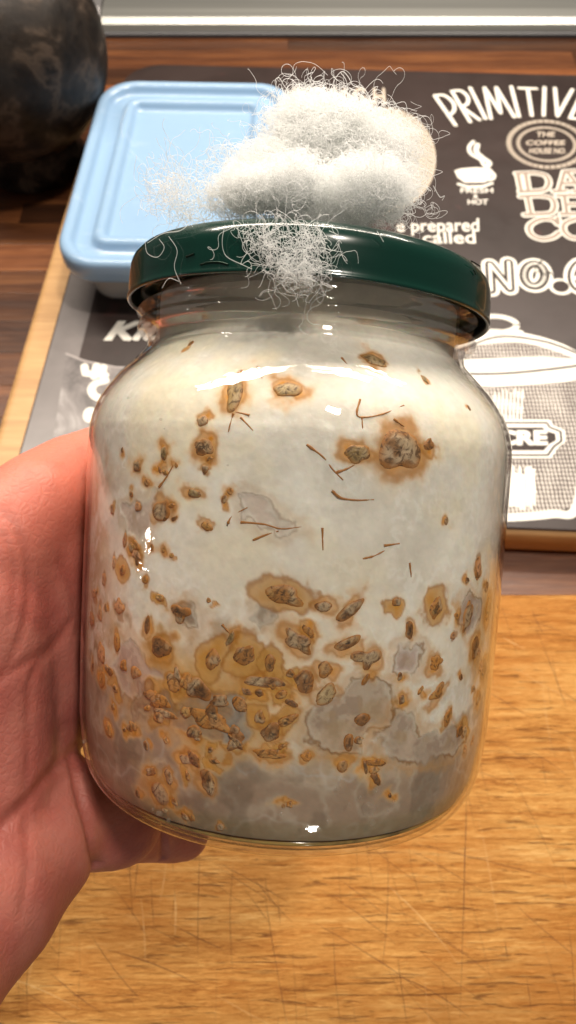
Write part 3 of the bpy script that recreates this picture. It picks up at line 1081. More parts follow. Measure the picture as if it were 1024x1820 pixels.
# px, py, half sizes, rotation (screen, clockwise), halo radius, kind
G = [(418, 695, 17, 36, 5, 52, 'olive'), (512, 692, 27, 14, -10, 46, 'olive'), (360, 748, 12, 10, 0, 26, 'brown'), (362, 795, 21, 15, 30, 42, 'brown'),
     (365, 834, 7, 9, 0, 14, 'dark'), (345, 877, 14, 8, 0, 24, 'olive'), (399, 887, 6, 9, 20, 14, 'brown'), (244, 828, 13, 11, 0, 40, 'brown'),
     (292, 805, 8, 14, 0, 34, 'olive'), (287, 908, 17, 25, 30, 30, 'brown'), (218, 1013, 14, 14, 0, 30, 'ring'), (665, 640, 31, 11, 8, 40, 'olive'),
     (635, 806, 24, 16, 0, 38, 'olive'), (712, 800, 38, 40, 20, 66, 'chunk'), (762, 790, 14, 12, -20, 20, 'brown'), (793, 926, 6, 9, -20, 24, 'brown'),
     (368, 936, 12, 8, 20, 16, 'amber'), (305, 987, 5, 5, 0, 9, 'amber'), (371, 1067, 5, 5, 0, 9, 'amber'), (505, 1058, 40, 23, 12, 50, 'ring'),
     (575, 1078, 15, 10, 0, 22, 'dark'), (622, 1085, 28, 12, -42, 40, 'dark'), (530, 1140, 29, 16, 35, 40, 'dark'), (618, 1143, 26, 10, -25, 38, 'dark'),
     (548, 1122, 16, 7, 45, 22, 'amber'), (378, 1172, 18, 27, 0, 34, 'ring'), (435, 1165, 24, 25, 0, 38, 'ring'), (480, 1178, 15, 20, -10, 30, 'ring'),
     (410, 1135, 7, 14, 20, 30, 'olive'), (541, 1211, 22, 18, 40, 34, 'brown'), (578, 1190, 15, 13, 0, 24, 'amber'), (653, 1170, 22, 19, 0, 36, 'dark'),
     (705, 1070, 13, 11, 0, 24, 'ring'), (775, 1080, 20, 28, 20, 44, 'ring'), (728, 1120, 10, 16, 0, 20, 'brown'), (775, 1177, 18, 15, 20, 26, 'amber'),
     (778, 1230, 22, 12, -35, 28, 'amber'), (796, 1275, 11, 19, 20, 26, 'amber'), (825, 1300, 14, 18, 0, 24, 'ring'), (212, 1078, 16, 16, 0, 20, 'flat'),
     (185, 1030, 10, 15, 0, 20, 'flat'), (168, 1055, 14, 10, 0, 18, 'flat'), (178, 1090, 12, 16, 0, 20, 'flat'), (163, 1100, 18, 18, 0, 22, 'flat'),
     (208, 1140, 12, 20, -10, 26, 'amber'), (180, 1160, 18, 22, -10, 30, 'flat'), (182, 1208, 16, 18, 0, 30, 'amber'), (203, 1000, 8, 14, 0, 18, 'flat'),
     (240, 985, 8, 10, 0, 20, 'flat'), (258, 1030, 9, 9, 0, 22, 'amber'), (285, 1062, 14, 9, 10, 24, 'ring'), (262, 1110, 8, 20, 10, 26, 'brown'),
     (285, 1150, 24, 20, 10, 46, 'brown'), (352, 1225, 28, 18, 20, 56, 'dark'), (345, 1302, 15, 13, 0, 40, 'dark'), (278, 1243, 30, 14, 10, 54, 'amber'),
     (390, 1246, 16, 12, 0, 44, 'dark'), (470, 1212, 34, 12, 2, 50, 'brown'), (372, 1280, 42, 16, 14, 50, 'amber'), (462, 1275, 12, 18, 0, 30, 'ring'),
     (511, 1280, 24, 12, -30, 34, 'ring'), (478, 1340, 27, 9, 0, 34, 'amber'), (545, 1345, 12, 9, 20, 20, 'amber'), (292, 1268, 28, 7, 4, 34, 'brown'),
     (370, 1390, 16, 22, -15, 20, 'dark'), (285, 1410, 22, 22, 0, 34, 'dark'), (341, 1453, 8, 10, 0, 12, 'amber'), (392, 1470, 9, 9, 30, 12, 'dark'),
     (668, 1356, 22, 6, 10, 26, 'amber'), (860, 1190, 26, 24, 0, 50, 'brown'), (845, 1150, 18, 26, 0, 40, 'brown'), (850, 1240, 16, 18, 0, 30, 'brown'),
     (868, 1080, 20, 30, 0, 50, 'amber'), (832, 1095, 16, 30, 20, 34, 'brown'), (833, 725, 6, 6, 0, 12, 'brown'), (754, 674, 6, 9, -30, 10, 'olive'),
     (340, 610, 9, 6, 0, 12, 'amber'), (638, 1316, 9, 7, 0, 20, 'brown'), (515, 1430, 6, 7, 0, 16, 'amber'), (245, 900, 9, 10, 0, 18, 'flat'),
     (200, 905, 6, 12, 0, 18, 'brown'), (222, 960, 7, 14, 0, 20, 'flat'), (420, 1310, 12, 16, 0, 30, 'brown'), (580, 1235, 22, 15, -40, 20, 'tan'),
     (320, 1090, 18, 16, 20, 26, 'dark'), (310, 1205, 16, 10, 20, 30, 'brown'), (620, 1320, 10, 16, 0, 24, 'brown'), (240, 1195, 14, 12, 0, 30, 'amber'),
     (850, 1010, 14, 24, 0, 30, 'flat'), (805, 1130, 9, 9, 0, 24, 'flat'), (868, 1290, 10, 16, 0, 22, 'amber'), (846, 1350, 9, 14, 10, 20, 'brown'),
     (330, 1350, 14, 10, 20, 26, 'brown'), (300, 1380, 10, 18, -20, 18, 'brown')]
def sprinkle(n, x0, x1, y0, y1, kinds, amin, amax):
    for _ in range(n):
        G.append((rng.uniform(x0, x1), rng.uniform(y0, y1), rng.uniform(amin, amax), rng.uniform(amin, amax) * .8, rng.uniform(0, 180), rng.uniform(18, 36), rng.choice(kinds)))


sprinkle(16, 165, 300, 960, 1330, ['flat', 'amber', 'brown'], 5, 14)
sprinkle(34, 190, 560, 1180, 1380, ['amber', 'brown', 'dark', 'ring'], 6, 20)
sprinkle(12, 600, 860, 1190, 1390, ['amber', 'brown', 'dark'], 5, 15)
sprinkle(14, 810, 885, 1010, 1350, ['flat', 'amber', 'brown'], 5, 16)
sprinkle(5, 230, 430, 1350, 1480, ['brown', 'dark', 'tan'], 5, 14)
sprinkle(3, 430, 820, 1400, 1480, ['amber', 'brown', 'dark'], 3, 6)
sprinkle(10, 170, 420, 780, 960, ['amber', 'brown'], 3, 9)
extra = []
for k in range(70):         # the same growth carries on round the back of the jar
    sg = rng.choice([-1, 1])
    s0 = (sg * rng.uniform(7.4, 13.9), rng.uniform(1.2, 8.2) ** 1.0)
    extra.append((s0, rng.uniform(10, 28), rng.uniform(9, 22), rng.uniform(0, 180), rng.uniform(22, 48), rng.choice(['olive', 'ring', 'dark', 'amber', 'brown'])))

grain_specs = []
for g in G:
    s0 = pick(g[0], g[1])
    if s0 is None:
        continue
    grain_specs.append((s0,) + tuple(g[2:]))
grain_specs += extra
for q in ((300, 1232, 58), (355, 1268, 66), (425, 1228, 50), (285, 1165, 40), (470, 1210, 46), (400, 1300, 44), (850, 1170, 48), (862, 1090, 40), (345, 1220, 40), (265, 1400, 34)):
    halo(q[0], q[1], q[2], .85, (.40, .18, .045))
for q in ((330, 1262, 22), (300, 1262, 18), (350, 1310, 26), (415, 1290, 20), (460, 1222, 20), (285, 1130, 18), (380, 1225, 16)):
    halo(q[0], q[1], q[2], .9, (.16, .075, .025))
for (s0, a, b, rot, hr, kind) in grain_specs:
    kk = {'olive': .8, 'ring': .75, 'dark': .7, 'amber': .7, 'brown': .75, 'chunk': .95, 'flat': .25, 'tan': .2}[kind]
    halo(0, 0, hr, kk * 1.15, (.66, .27, .025) if kind != 'flat' else (.50, .30, .17), s=s0, a=hr * .30 + a * .82, b=hr * .30 + b * .82, rot=rot)
for (s0, a, b, rot, hr, kind) in grain_specs:
    d, _ = ell(0, 0, a, b, rot, .08, s0)
    if kind == 'ring':
        blend(ss(1.55 - d, 0, .25) * .6, (.56, .30, .07))
        blend(np.exp(-((d - 1.42) / .16) ** 2) * .6, (.36, .14, .02))
    elif kind == 'flat':
        blend(ss(1.2 - d, 0, .3) * .7, (.42, .21, .09))
        blend(np.exp(-((d - 1.1) / .12) ** 2) * .4, (.30, .12, .04))
    else:
        blend(np.exp(-((d - 1.1) / .25) ** 2) * .6, (.42, .17, .025))


def polydist(poly):
    """signed distance (positive inside, cm) on the unrolled cake"""
    q = [pick(*p) for p in poly]
    q = np.array([k for k in q if k is not None])
    X = np.c_[s_all + wx * .55, z + wy * .55]
    near = (X[:, 0] > q[:, 0].min() - 1) & (X[:, 0] < q[:, 0].max() + 1) & (X[:, 1] > q[:, 1].min() - 1) & (X[:, 1] < q[:, 1].max() + 1)
    x = X[near]
    dmin = np.full(len(x), 9.); inside = np.zeros(len(x), bool)
    for i in range(len(q)):
        a, b = q[i], q[(i + 1) % len(q)]
        e = b - a
        t = np.clip(((x - a) @ e) / (e @ e + 1e-9), 0, 1)
        dmin = np.minimum(dmin, np.linalg.norm(x - a - t[:, None] * e, axis=1))
        c = (a[1] > x[:, 1]) != (b[1] > x[:, 1])
        xi = a[0] + (x[:, 1] - a[1]) / (b[1] - a[1] + 1e-12) * e[0]
        inside ^= c & (x[:, 0] < xi)
    out = np.full(len(X), -9.)
    out[near] = np.where(inside, dmin, -dmin)
    return out


grey_patches = [
    ([(548, 1310), (565, 1260), (600, 1225), (640, 1210), (685, 1213), (702, 1250), (690, 1290), (650, 1300), (640, 1340), (600, 1345), (560, 1330)], (.44, .335, .25), 1),
    ([(675, 1310), (690, 1285), (705, 1262), (725, 1256), (745, 1275), (750, 1300), (790, 1298), (825, 1290), (830, 1312), (800, 1345), (760, 1350), (700, 1345)], (.46, .36, .28), 1),
    ([(200, 1190), (215, 1150), (235, 1138), (260, 1168), (290, 1192), (300, 1215), (272, 1212), (240, 1242), (215, 1225)], (.56, .43, .36), .7),
    ([(215, 905), (235, 895), (265, 890), (270, 872), (282, 885), (270, 930), (250, 965), (225, 950)], (.70, .58, .49), .7),
    ([(430, 885), (455, 882), (480, 900), (505, 922), (535, 936), (500, 946), (460, 925), (435, 912)], (.62, .53, .46), .6),
    ([(305, 1085), (330, 1070), (350, 1085), (355, 1105), (335, 1120), (312, 1105)], (.36, .29, .225), .8),
    ([(455, 1092), (470, 1075), (485, 1090), (487, 1110), (465, 1125), (452, 1110)], (.33, .27, .22), .5),
    ([(705, 1150), (725, 1145), (745, 1155), (750, 1178), (730, 1195), (705, 1185)], (.48, .36, .32), .9),
    ([(812, 1090), (830, 1060), (855, 1065), (850, 1100), (835, 1130), (820, 1112)], (.46, .36, .30), .9),
    ([(330, 1240), (410, 1225), (425, 1270), (425, 1320), (380, 1320), (300, 1290)], (.36, .27, .19), .5),
    ([(240, 1220), (300, 1230), (330, 1260), (300, 1280), (235, 1270)], (.34, .21, .12), .7),
    ([(400, 1235), (445, 1225), (450, 1290), (425, 1340), (395, 1330)], (.37, .34, .29), .4)]
for poly, c_, ol in grey_patches:
    d = polydist(poly)
    blend(ss(d, -.05, .12) * .8, c_)
    blend(ss(d, .0, .2) * ss(n_hi, .46, .60) * .6, (c_[0] * .66, c_[1] * .60, c_[2] * .58))
    blend(ss(d, .0, .3) * ss(fbm(P3 * 1.9, 3, 90), .48, .6) * .5, (.44, .31, .17))
    blend(ss(d, .0, .2) * ss(n_mid, .50, .62) * .6, tuple(min(1, k * 1.35) for k in c_))
    blend(np.exp(-((d + .01) / .03) ** 2) * .8 * ol * ss(n_mid, .30, .55), (.20, .095, .03))
    blend(np.exp(-((d + .12) / .1) ** 2) * .4 * ol * (d < 0), (.55, .27, .06))
    hgt -= ss(d, 0, .1) * .012
col *= (.90 + .20 * n_hi)[:, None]
col *= (.95 + .10 * n_f)[:, None]
hgt += (n_mid - .5) * .03 + (n_hi - .5) * .008
cake_w = cyl(th, r + hgt, z)

m = NT('mycelium')
at_ = m.n('ShaderNodeVertexColor', layer_name='tint')
nn = m.noise(m.coord((380, 380, 380)), 1, 4, .6)
m.set(Base_Color=at_.outputs[0], Roughness=.5, Specular_IOR_Level=.15, Subsurface_Weight=.15, Subsurface_Scale=.002, Normal=m.bump(nn, .18, .0005))
M_cake = m.m
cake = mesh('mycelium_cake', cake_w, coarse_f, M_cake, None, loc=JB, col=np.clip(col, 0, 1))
tag(cake, 'cream and grey block of mould-like growth with amber stained seeds, filling the jar', 'mould growth')
# close its ends
for nm, idx in (('cake_top', NZ - 1), ('cake_base', 0)):
    ring = cake_w[idx * NU:(idx + 1) * NU][::8]
    cen = ring.mean(0) + JA * (.12 if idx else 0)
    vv_ = np.vstack([ring, cen]); k = len(ring)
    mesh(nm, vv_, [(i, (i + 1) % k, k) for i in range(k)], simple(nm, (.5, .48, .42), .7), cake, loc=JB)


mm = NT('yellow_liquid')
ln = mm.noise(mm.coord((120, 120, 120)), 1, 4)
mm.set(Base_Color=mm.ramp(ln, [(.35, (.10, .065, .02)), (.6, (.40, .27, .08))]), Roughness=.12, Subsurface_Weight=.3, Subsurface_Scale=.003)
liq = lathe_j('yellow_liquid', [(.02, -.05), (3.8, -.05), (4.0, -.02), (4.15, .07), (4.22, .14), (4.1, .17), (.02, .17)], mm.m, None, 120)
tag(liq, 'thin pool of yellow liquid in the bottom of the jar beneath the growth', 'liquid')

# grains: lumps of irregular outline pressed into the face of the cake
M_grain = NT('stained_grain')
ga = M_grain.n('ShaderNodeVertexColor', layer_name='tint')
gn = M_grain.noise(M_grain.coord((420, 420, 420)), 1, 5, .75, 1.6)
M_grain.set(Base_Color=M_grain.mix(M_grain.ramp(gn, [(.50, (0, 0, 0)), (.60, (.85, .85, .85))]), ga.outputs[0], (.09, .042, .014)), Roughness=.5, Normal=M_grain.bump(gn, .35, .0005))
M_grain = M_grain.m
GC = {'olive': ((.34, .225, .085), (.50, .37, .18), .7), 'ring': ((.44, .20, .05), (.58, .36, .13), 1.0), 'dark': ((.24, .11, .034), (.50, .33, .16), 1.0),
      'amber': ((.50, .22, .045), (.60, .33, .10), .4), 'brown': ((.32, .145, .045), (.55, .38, .21), .9), 'chunk': ((.36, .19, .08), (.62, .47, .31), 1.0),
      'flat': ((.60, .31, .15), (.64, .40, .22), .0), 'tan': ((.55, .40, .21), (.60, .46, .26), .0)}


def make_grain(s0, a, b, rot, kind, mat, parent):
    a, b = a / PXCM, b / PXCM
    if kind == 'ring':
        a *= .78; b *= .78
    ns, nr = (26, 9) if a > .15 else (14, 5)
    t = np.linspace(0, 2 * math.pi, ns + 1)[:-1]
    ph = rng.uniform(0, 6.28, 4); am = rng.normal(0, 1, 4) * np.array([.10, .09, .07, .05]) * (1.2 if kind in ('chunk', 'dark') else 1)
    prof = 1 + sum(am[k] * np.cos((k + 2) * t + ph[k]) for k in range(4))
    c, sn = math.cos(math.radians(rot)), math.sin(math.radians(rot))
    vs, H = [], (.034 if kind in ('chunk', 'dark', 'olive', 'ring') else .022)
    for i in range(nr + 1):
        f = i / nr
        rad = f * prof
        u, v = rad * np.cos(t) * a, rad * np.sin(t) * b
        s = s0[0] + u * c + v * sn
        zz = s0[1] - u * sn + v * c
        h = H * (1 - f ** 3) - (.012 if i == nr else 0) + rng.normal(0, .004, ns) * (0 if i == nr else 1)
        zz = np.clip(zz, .3, 9.7)
        rr_ = cake_r(zz) + h
        vs.append(np.stack([s / 4.44, rr_, zz], 1))
    vs = np.concatenate(vs)
    w = cyl(vs[:, 0], np.minimum(vs[:, 1], cake_r(vs[:, 2]) + .038), vs[:, 2])
    f = [tuple(q) for q in grid_faces(ns, nr + 1, True)]
    cc = cyl(np.array([s0[0] / 4.44]), cake_r(np.array([s0[1]])), np.array([s0[1]]))[0]
    base, pale, crack = GC[kind]
    q3 = np.stack([vs[:, 0] * 4.44, vs[:, 2], np.full(len(vs), rng.uniform(0, 50))], 1)
    na, nb_ = fbm(q3 * 9, 3, 61), fbm(q3 * 5, 3, 62)
    nc = fbm(q3 * 3.5, 2, 63)
    ff = np.repeat(np.arange(nr + 1) / nr, ns)
    c_ = np.tile(np.array(base) * rng.uniform(.8, 1.25), (len(vs), 1))
    for msk, cc_ in ((ss(nb_, .52, .66) * .8, pale), (ss(1 - np.abs(na - .5) / .07, 0, 1) * (1 - ff ** 2) * crack, (.035, .020, .010)),
                     (ss(nc, .56, .66) * crack * .6, (.60, .47, .30)), (ss(ff, .55, 1.0) * .8, (.46, .17, .018))):
        msk = np.clip(msk, 0, 1)[:, None]
        c_ = c_ * (1 - msk) + np.array(cc_) * msk
    return mesh('grain', w, f, M_grain, parent, loc=cc, col=np.clip(c_, 0, 1))


for (s0, a, b, rot, hr, kind) in grain_specs:
    make_grain(s0, a, b, rot, kind, None, cake)


def tube(pts, rad, sides=5):
    """closed tube mesh along pts (n,3); rad scalar or (n,)"""
    p = np.asarray(pts, float); n = len(p)
    rad = np.broadcast_to(rad, (n,))
    d = np.gradient(p, axis=0); d /= np.linalg.norm(d, axis=1)[:, None] + 1e-12
    ref = np.array([.31, .52, .79])
    a = np.cross(d, ref); a /= np.linalg.norm(a, axis=1)[:, None] + 1e-9
    b = np.cross(d, a)
    t = np.linspace(0, 2 * math.pi, sides + 1)[:-1]
    v = p[:, None] + rad[:, None, None] * (np.cos(t)[None, :, None] * a[:, None] + np.sin(t)[None, :, None] * b[:, None])
    return v.reshape(-1, 3), grid_faces(sides, n, True)


fib = [[(640, 710), (634, 735), (645, 742), (680, 736), (718, 720)], [(643, 742), (645, 765)], [(545, 790), (575, 813), (592, 835), (610, 853)],
       [(597, 840), (615, 834), (636, 823)], [(590, 872), (606, 885), (635, 889), (665, 888)], [(573, 938), (574, 978)], [(645, 993), (665, 988), (685, 978)],
       [(682, 970), (710, 966)], [(404, 934), (413, 917), (440, 902)], [(428, 928), (470, 932), (500, 940), (538, 936)], [(450, 960), (475, 950), (495, 944)],
       [(283, 866), (296, 848), (308, 827)], [(458, 652), (466, 673)], [(607, 636), (617, 647)], [(728, 1000), (731, 1026)], [(415, 735), (406, 768)],
       [(428, 742), (450, 765)], [(444, 738), (418, 732)], [(395, 1110), (412, 1130)], [(700, 745), (718, 758)], [(790, 1410), (806, 1430)]]
M_straw = simple('brown_straw', (.40, .17, .04), .5)
for L in fib:
    sz = [pick(*q) for q in L]
    if any(q is None for q in sz):
        continue
    sz = np.array(sz)
    if len(sz) > 2:
        sz = smooth_line(sz, 4)
    else:
        sz = np.linspace(sz[0], sz[1], 5)
    w = cyl(sz[:, 0] / 4.44, cake_r(sz[:, 1]) + rng.uniform(-.012, .010, len(sz)), sz[:, 1])
    n = len(w)
    v_, f_ = tube(w, np.linspace(.024, .010, n) * rng.uniform(.7, 1.25, n), 6)
    mesh('straw', v_, f_, M_straw, cake, loc=w.mean(0))

# ------------------------------------------------------------------ filter wool on the lid
lobes = [  # px, py, depth, rx px, ry px, rdepth cm, fibre weight
    (548, 268, 15.4, 84, 78, 1.35, 10), (672, 288, 15.6, 70, 68, 1.2, 7), (650, 344, 13.9, 88, 50, 1.0, 9), (480, 300, 14.9, 50, 38, .8, 5),
    (452, 348, 14.2, 78, 38, .8, 6), (525, 338, 13.8, 62, 44, .9, 6), (600, 228, 15.3, 72, 36, .9, 6), (535, 218, 15.2, 38, 38, .7, 4)]
LB = []
for (a_, b_, d_, rx, ry, rd, w_) in lobes:
    LB.append((P(a_, b_, d_), rx / FPX * d_, ry / FPX * d_, rd, w_))
tuft_base = cyl(np.array([0.]), np.array([0.]), np.array([11.2]))[0]
m = NT('white_fibre')
m.set(Base_Color=(.95, .955, .95), Roughness=.5, Specular_IOR_Level=.2)
trl = m.n('ShaderNodeBsdfTranslucent'); trl.inputs[0].default_value = (.96, .965, .96, 1)
mx = m.n('ShaderNodeMixShader'); mx.inputs[0].default_value = .35
mx.inputs[0].default_value = .5
m.link(m.b.outputs[0], mx.inputs[1]); m.link(trl.outputs[0], mx.inputs[2])
clear = m.n('ShaderNodeBsdfTransparent')
mx3 = m.n('ShaderNodeMixShader'); mx3.inputs[0].default_value = .45
m.link(mx.outputs[0], mx3.inputs[1]); m.link(clear.outputs[0], mx3.inputs[2]); m.link(mx3.outputs[0], m.out.inputs[0])
M_fib = m.m
tuft = empty('filter_wool', tuft_base, 'tuft of curly white polyester filter wool sticking out of the green jar lid', 'filter wool')


def ellipsoid(c, ax, rx, ry, rd, n=40, k=20, scale=.8, seed=0, amp=.25, freq=1.2):
    t = np.linspace(0, 2 * math.pi, n + 1)[:-1]; ph = np.linspace(1e-3, math.pi - 1e-3, k)
    T_, Q_ = np.meshgrid(t, ph)
    d = np.stack([np.sin(Q_) * np.cos(T_), np.cos(Q_), np.sin(Q_) * np.sin(T_)], -1).reshape(-1, 3)
    v = d * np.array([rx, ry, rd]) * scale
    w = c + v[:, :1] * RGT + v[:, 1:2] * UPV - v[:, 2:3] * FWD
    nse = fbm(w * freq, 4, seed) - .5
    w = w + (w - c) * (nse * amp * 2)[:, None]
    return w, grid_faces(n, k, True)


vs, fs, k = [], [], 0
for i, (c_, rx, ry, rd, w_) in enumerate(LB):
    v_, f_ = ellipsoid(c_, None, rx, ry, rd, 90, 50, .68, 30 + i, .25, 3.2)
    vs.append(v_); fs.append(f_ + k); k += len(v_)
neck_v, neck_f = tube(np.array([jar((0, .0, 10.6)), jar((0, .1, 11.3)), jar((.1, .5, 12.0)), jar((.2, .9, 12.8))]), np.array([.6, .65, 1.0, 1.1]), 16)
vs.append(neck_v); fs.append(neck_f + k)
m = NT('wool_core')
nw = m.noise(m.coord((420, 420, 420)), 1, 4, .7, 2.0)
m.set(Base_Color=m.ramp(nw, [(.35, (.90, .91, .90)), (.6, (.97, .97, .96))]), Roughness=.9, Subsurface_Weight=.9, Subsurface_Scale=.009, Normal=m.bump(nw, .9, .0012))
m.b.inputs['Subsurface Radius'].default_value = (1, 1, .98)
ct = m.n('ShaderNodeBsdfTranslucent'); ct.inputs[0].default_value = (.97, .97, .96, 1)
mx = m.n('ShaderNodeMixShader'); mx.inputs[0].default_value = .25
m.link(m.b.outputs[0], mx.inputs[1]); m.link(ct.outputs[0], mx.inputs[2]); m.link(mx.outputs[0], m.out.inputs[0])
core = mesh('wool_core', np.concatenate(vs), np.concatenate(fs), m.m, tuft, loc=tuft_base)

def curly(starts, dirs, n, step, curl, seed, pull=None, wild=0.5):
    """vectorised curling random walks -> (m, n, 3)"""
    rg = np.random.default_rng(seed)
    mN = len(starts)
    p = starts.copy(); d = dirs / (np.linalg.norm(dirs, axis=1)[:, None] + 1e-9)
    ax = rg.normal(size=(mN, 3)); ax /= np.linalg.norm(ax, axis=1)[:, None]
    out = [p.copy()]
    kap = curl * rg.uniform(.5, 1.5, mN)
    for i in range(n - 1):
        ax = ax + rg.normal(size=(mN, 3)) * wild * .35
        ax /= np.linalg.norm(ax, axis=1)[:, None]
        if rg.random() < .16:
            fl = rg.random(mN) < .35
            ax[fl] *= -1
        d = d + np.cross(ax, d) * (kap * step)[:, None]
        if pull is not None:
            d = d + pull(p) * step
        d /= np.linalg.norm(d, axis=1)[:, None] + 1e-9
        p = p + d * step
        out.append(p.copy())
    return np.stack(out, 1)


def fibres_mesh(name, paths, rad, parent, mat, sides=3):
    mN, n, _ = paths.shape
    d = np.gradient(paths, axis=1); d /= np.linalg.norm(d, axis=2)[..., None] + 1e-12
    a = np.cross(d, np.array([.31, .52, .79])); a /= np.linalg.norm(a, axis=2)[..., None] + 1e-9
    b = np.cross(d, a)
    t = np.linspace(0, 2 * math.pi, sides + 1)[:-1]
    R_ = np.asarray(rad)
    R_ = np.broadcast_to(R_.reshape(-1, 1) if R_.ndim else R_, (mN, n))
    v = paths[:, :, None] + R_[:, :, None, None] * (np.cos(t)[None, None, :, None] * a[:, :, None] + np.sin(t)[None, None, :, None] * b[:, :, None])
    f0 = grid_faces(sides, n, True)
    f = (f0[None] + (np.arange(mN) * n * sides)[:, None, None]).reshape(-1, 4)
    return tag(mesh(name, v.reshape(-1, 3), f, mat, parent, loc=tuft_base, smooth=False), kind='stuff')


tot = 4600
ws = np.array([l[4] for l in LB]); ws = ws / ws.sum()
st_, dr_, cen_, rad3 = [], [], [], []
for (c_, rx, ry, rd, w_), fr in zip(LB, ws):
    k = int(tot * fr)
    d = rng.normal(size=(k, 3)); d /= np.linalg.norm(d, axis=1)[:, None]
    d[:, 2] = np.where(rng.random(k) < .6, np.abs(d[:, 2]), d[:, 2])      # toward the front more often
    q = d * np.array([rx, ry, rd]) * rng.uniform(.66, 1.02, k)[:, None]
    st_.append(c_ + q[:, :1] * RGT + q[:, 1:2] * UPV - q[:, 2:3] * FWD)
    tng = np.cross(d, rng.normal(size=(k, 3)))
    dr_.append(tng[:, :1] * RGT + tng[:, 1:2] * UPV - tng[:, 2:3] * FWD)
starts = np.concatenate(st_); dirs = np.concatenate(dr_)


def pull_lobes(p):
    """steer back to the wool surface when a fibre strays"""
    best = None
    for (c_, rx, ry, rd, w_) in LB:
        q = p - c_
        u = np.stack([q @ RGT / rx, q @ UPV / ry, q @ FWD / rd], 1)
        L = np.linalg.norm(u, axis=1)
        v = -q * np.clip(L - 1.0, 0, 2)[:, None] * 22 + q * np.clip(.72 - L, 0, 1)[:, None] * 8
        if best is None:
            best = v; bl = L
        else:
            m_ = L < bl
            best = np.where(m_[:, None], v, best); bl = np.minimum(L, bl)
    return best


paths = curly(starts, dirs, 30, .045, 11.0, 5, pull_lobes)
fibres_mesh('fibres', paths, rng.uniform(.0035, .0062, len(paths)), tuft, M_fib)

# looser fibres standing off the outline
k = 620
li = rng.choice(len(LB), k, p=ws)
st_, dr_ = [], []
for i in li:
    c_, rx, ry, rd, w_ = LB[i]
    d = rng.normal(size=3); d /= np.linalg.norm(d)
    q = d * np.array([rx, ry, rd])
    st_.append(c_ + q[0] * RGT + q[1] * UPV - q[2] * FWD)
    dr_.append(d[0] * RGT + d[1] * UPV - d[2] * FWD + rng.normal(size=3) * .4)


def pull_soft(p):
    return pull_lobes(p) * .10


paths = curly(np.array(st_), np.array(dr_), 34, .045, 8.5, 8, pull_soft)
fibres_mesh('loose_fibres', paths, rng.uniform(.003, .005, k), tuft, M_fib)


# wisps: left spray in front of the blue lid, and the web hanging over the lid's front
def wisp_starts(pts, k, spread, depth, dj):
    """random starts round a pixel polyline"""
    p = np.array(pts, float)
    t = rng.uniform(0, len(p) - 1, k); i = np.minimum(t.astype(int), len(p) - 2); f = (t - i)[:, None]
    q = p[i] * (1 - f) + p[i + 1] * f
    sp = np.interp(t, np.arange(len(p)), spread)
    q = q + rng.normal(size=(k, 2)) * sp[:, None]
    return np.array([P(a, b, depth + dj * rng.normal()) for a, b in q])


s1 = wisp_starts([(430, 345), (370, 350), (320, 350), (285, 340)], 230, [26, 26, 22, 16], 14.3, .3)
d1 = rng.normal(size=(len(s1), 3)) + np.array([-.6, 0, 0])
s2 = wisp_starts([(430, 275), (400, 290)], 34, [14, 12], 14.8, .2)
d2 = rng.normal(size=(len(s2), 3)) + np.array([-1.0, 0, 0])
def pull_left(p):
    c_ = P(385, 352, 14.3)
    q = c_ - p
    return q * np.clip(np.linalg.norm(q, axis=1) - 1.3, 0, 2)[:, None] * 3
paths = curly(np.vstack([s1, s2]), np.vstack([d1, d2]), 26, .05, 8.0, 12, pull_left)
fibres_mesh('left_wisps', paths, .0045, tuft, M_fib)


def shell_pull(lo=4.075, hi=4.26):
    def f(p):
        q = p - JB
        x, y, zz = q @ JE1, q @ JE2, q @ JA
        r_ = np.hypot(x, y)
        rad = (x / r_)[:, None] * JE1 + (y / r_)[:, None] * JE2
        return rad * (np.clip(lo - r_, 0, .5) * 90 - np.clip(r_ - hi, 0, 1) * 60)[:, None]
    return f


def front_point(px, py, rr_):
    """point on the cylinder of radius rr_ round the jar axis (front side)"""
    d = ray(px, py)
    o = CAM - JB
    dd = d - (d @ JA) * JA; oo = o - (o @ JA) * JA
    A_, B_, C_ = dd @ dd, 2 * dd @ oo, oo @ oo - rr_ ** 2
    t = (-B_ - math.sqrt(max(B_ * B_ - 4 * A_ * C_, 0))) / (2 * A_)
    return CAM + d * t


hs = []
for _ in range(250):
    t = rng.random() ** .8
    cx = 490 + t * 50; hw = 82 * (1 - t) + 24 * t
    hs.append(front_point(cx + rng.uniform(-1, 1) * hw, 392 + t * 108, rng.uniform(4.1, 4.2)))
hs = np.array(hs)
pth = curly(hs, rng.normal(size=hs.shape) - JA * .6, 26, .05, 9.5, 21, shell_pull())
fibres_mesh('hanging_fibres', pth, rng.uniform(.0035, .0055, len(pth)), tuft, M_fib)
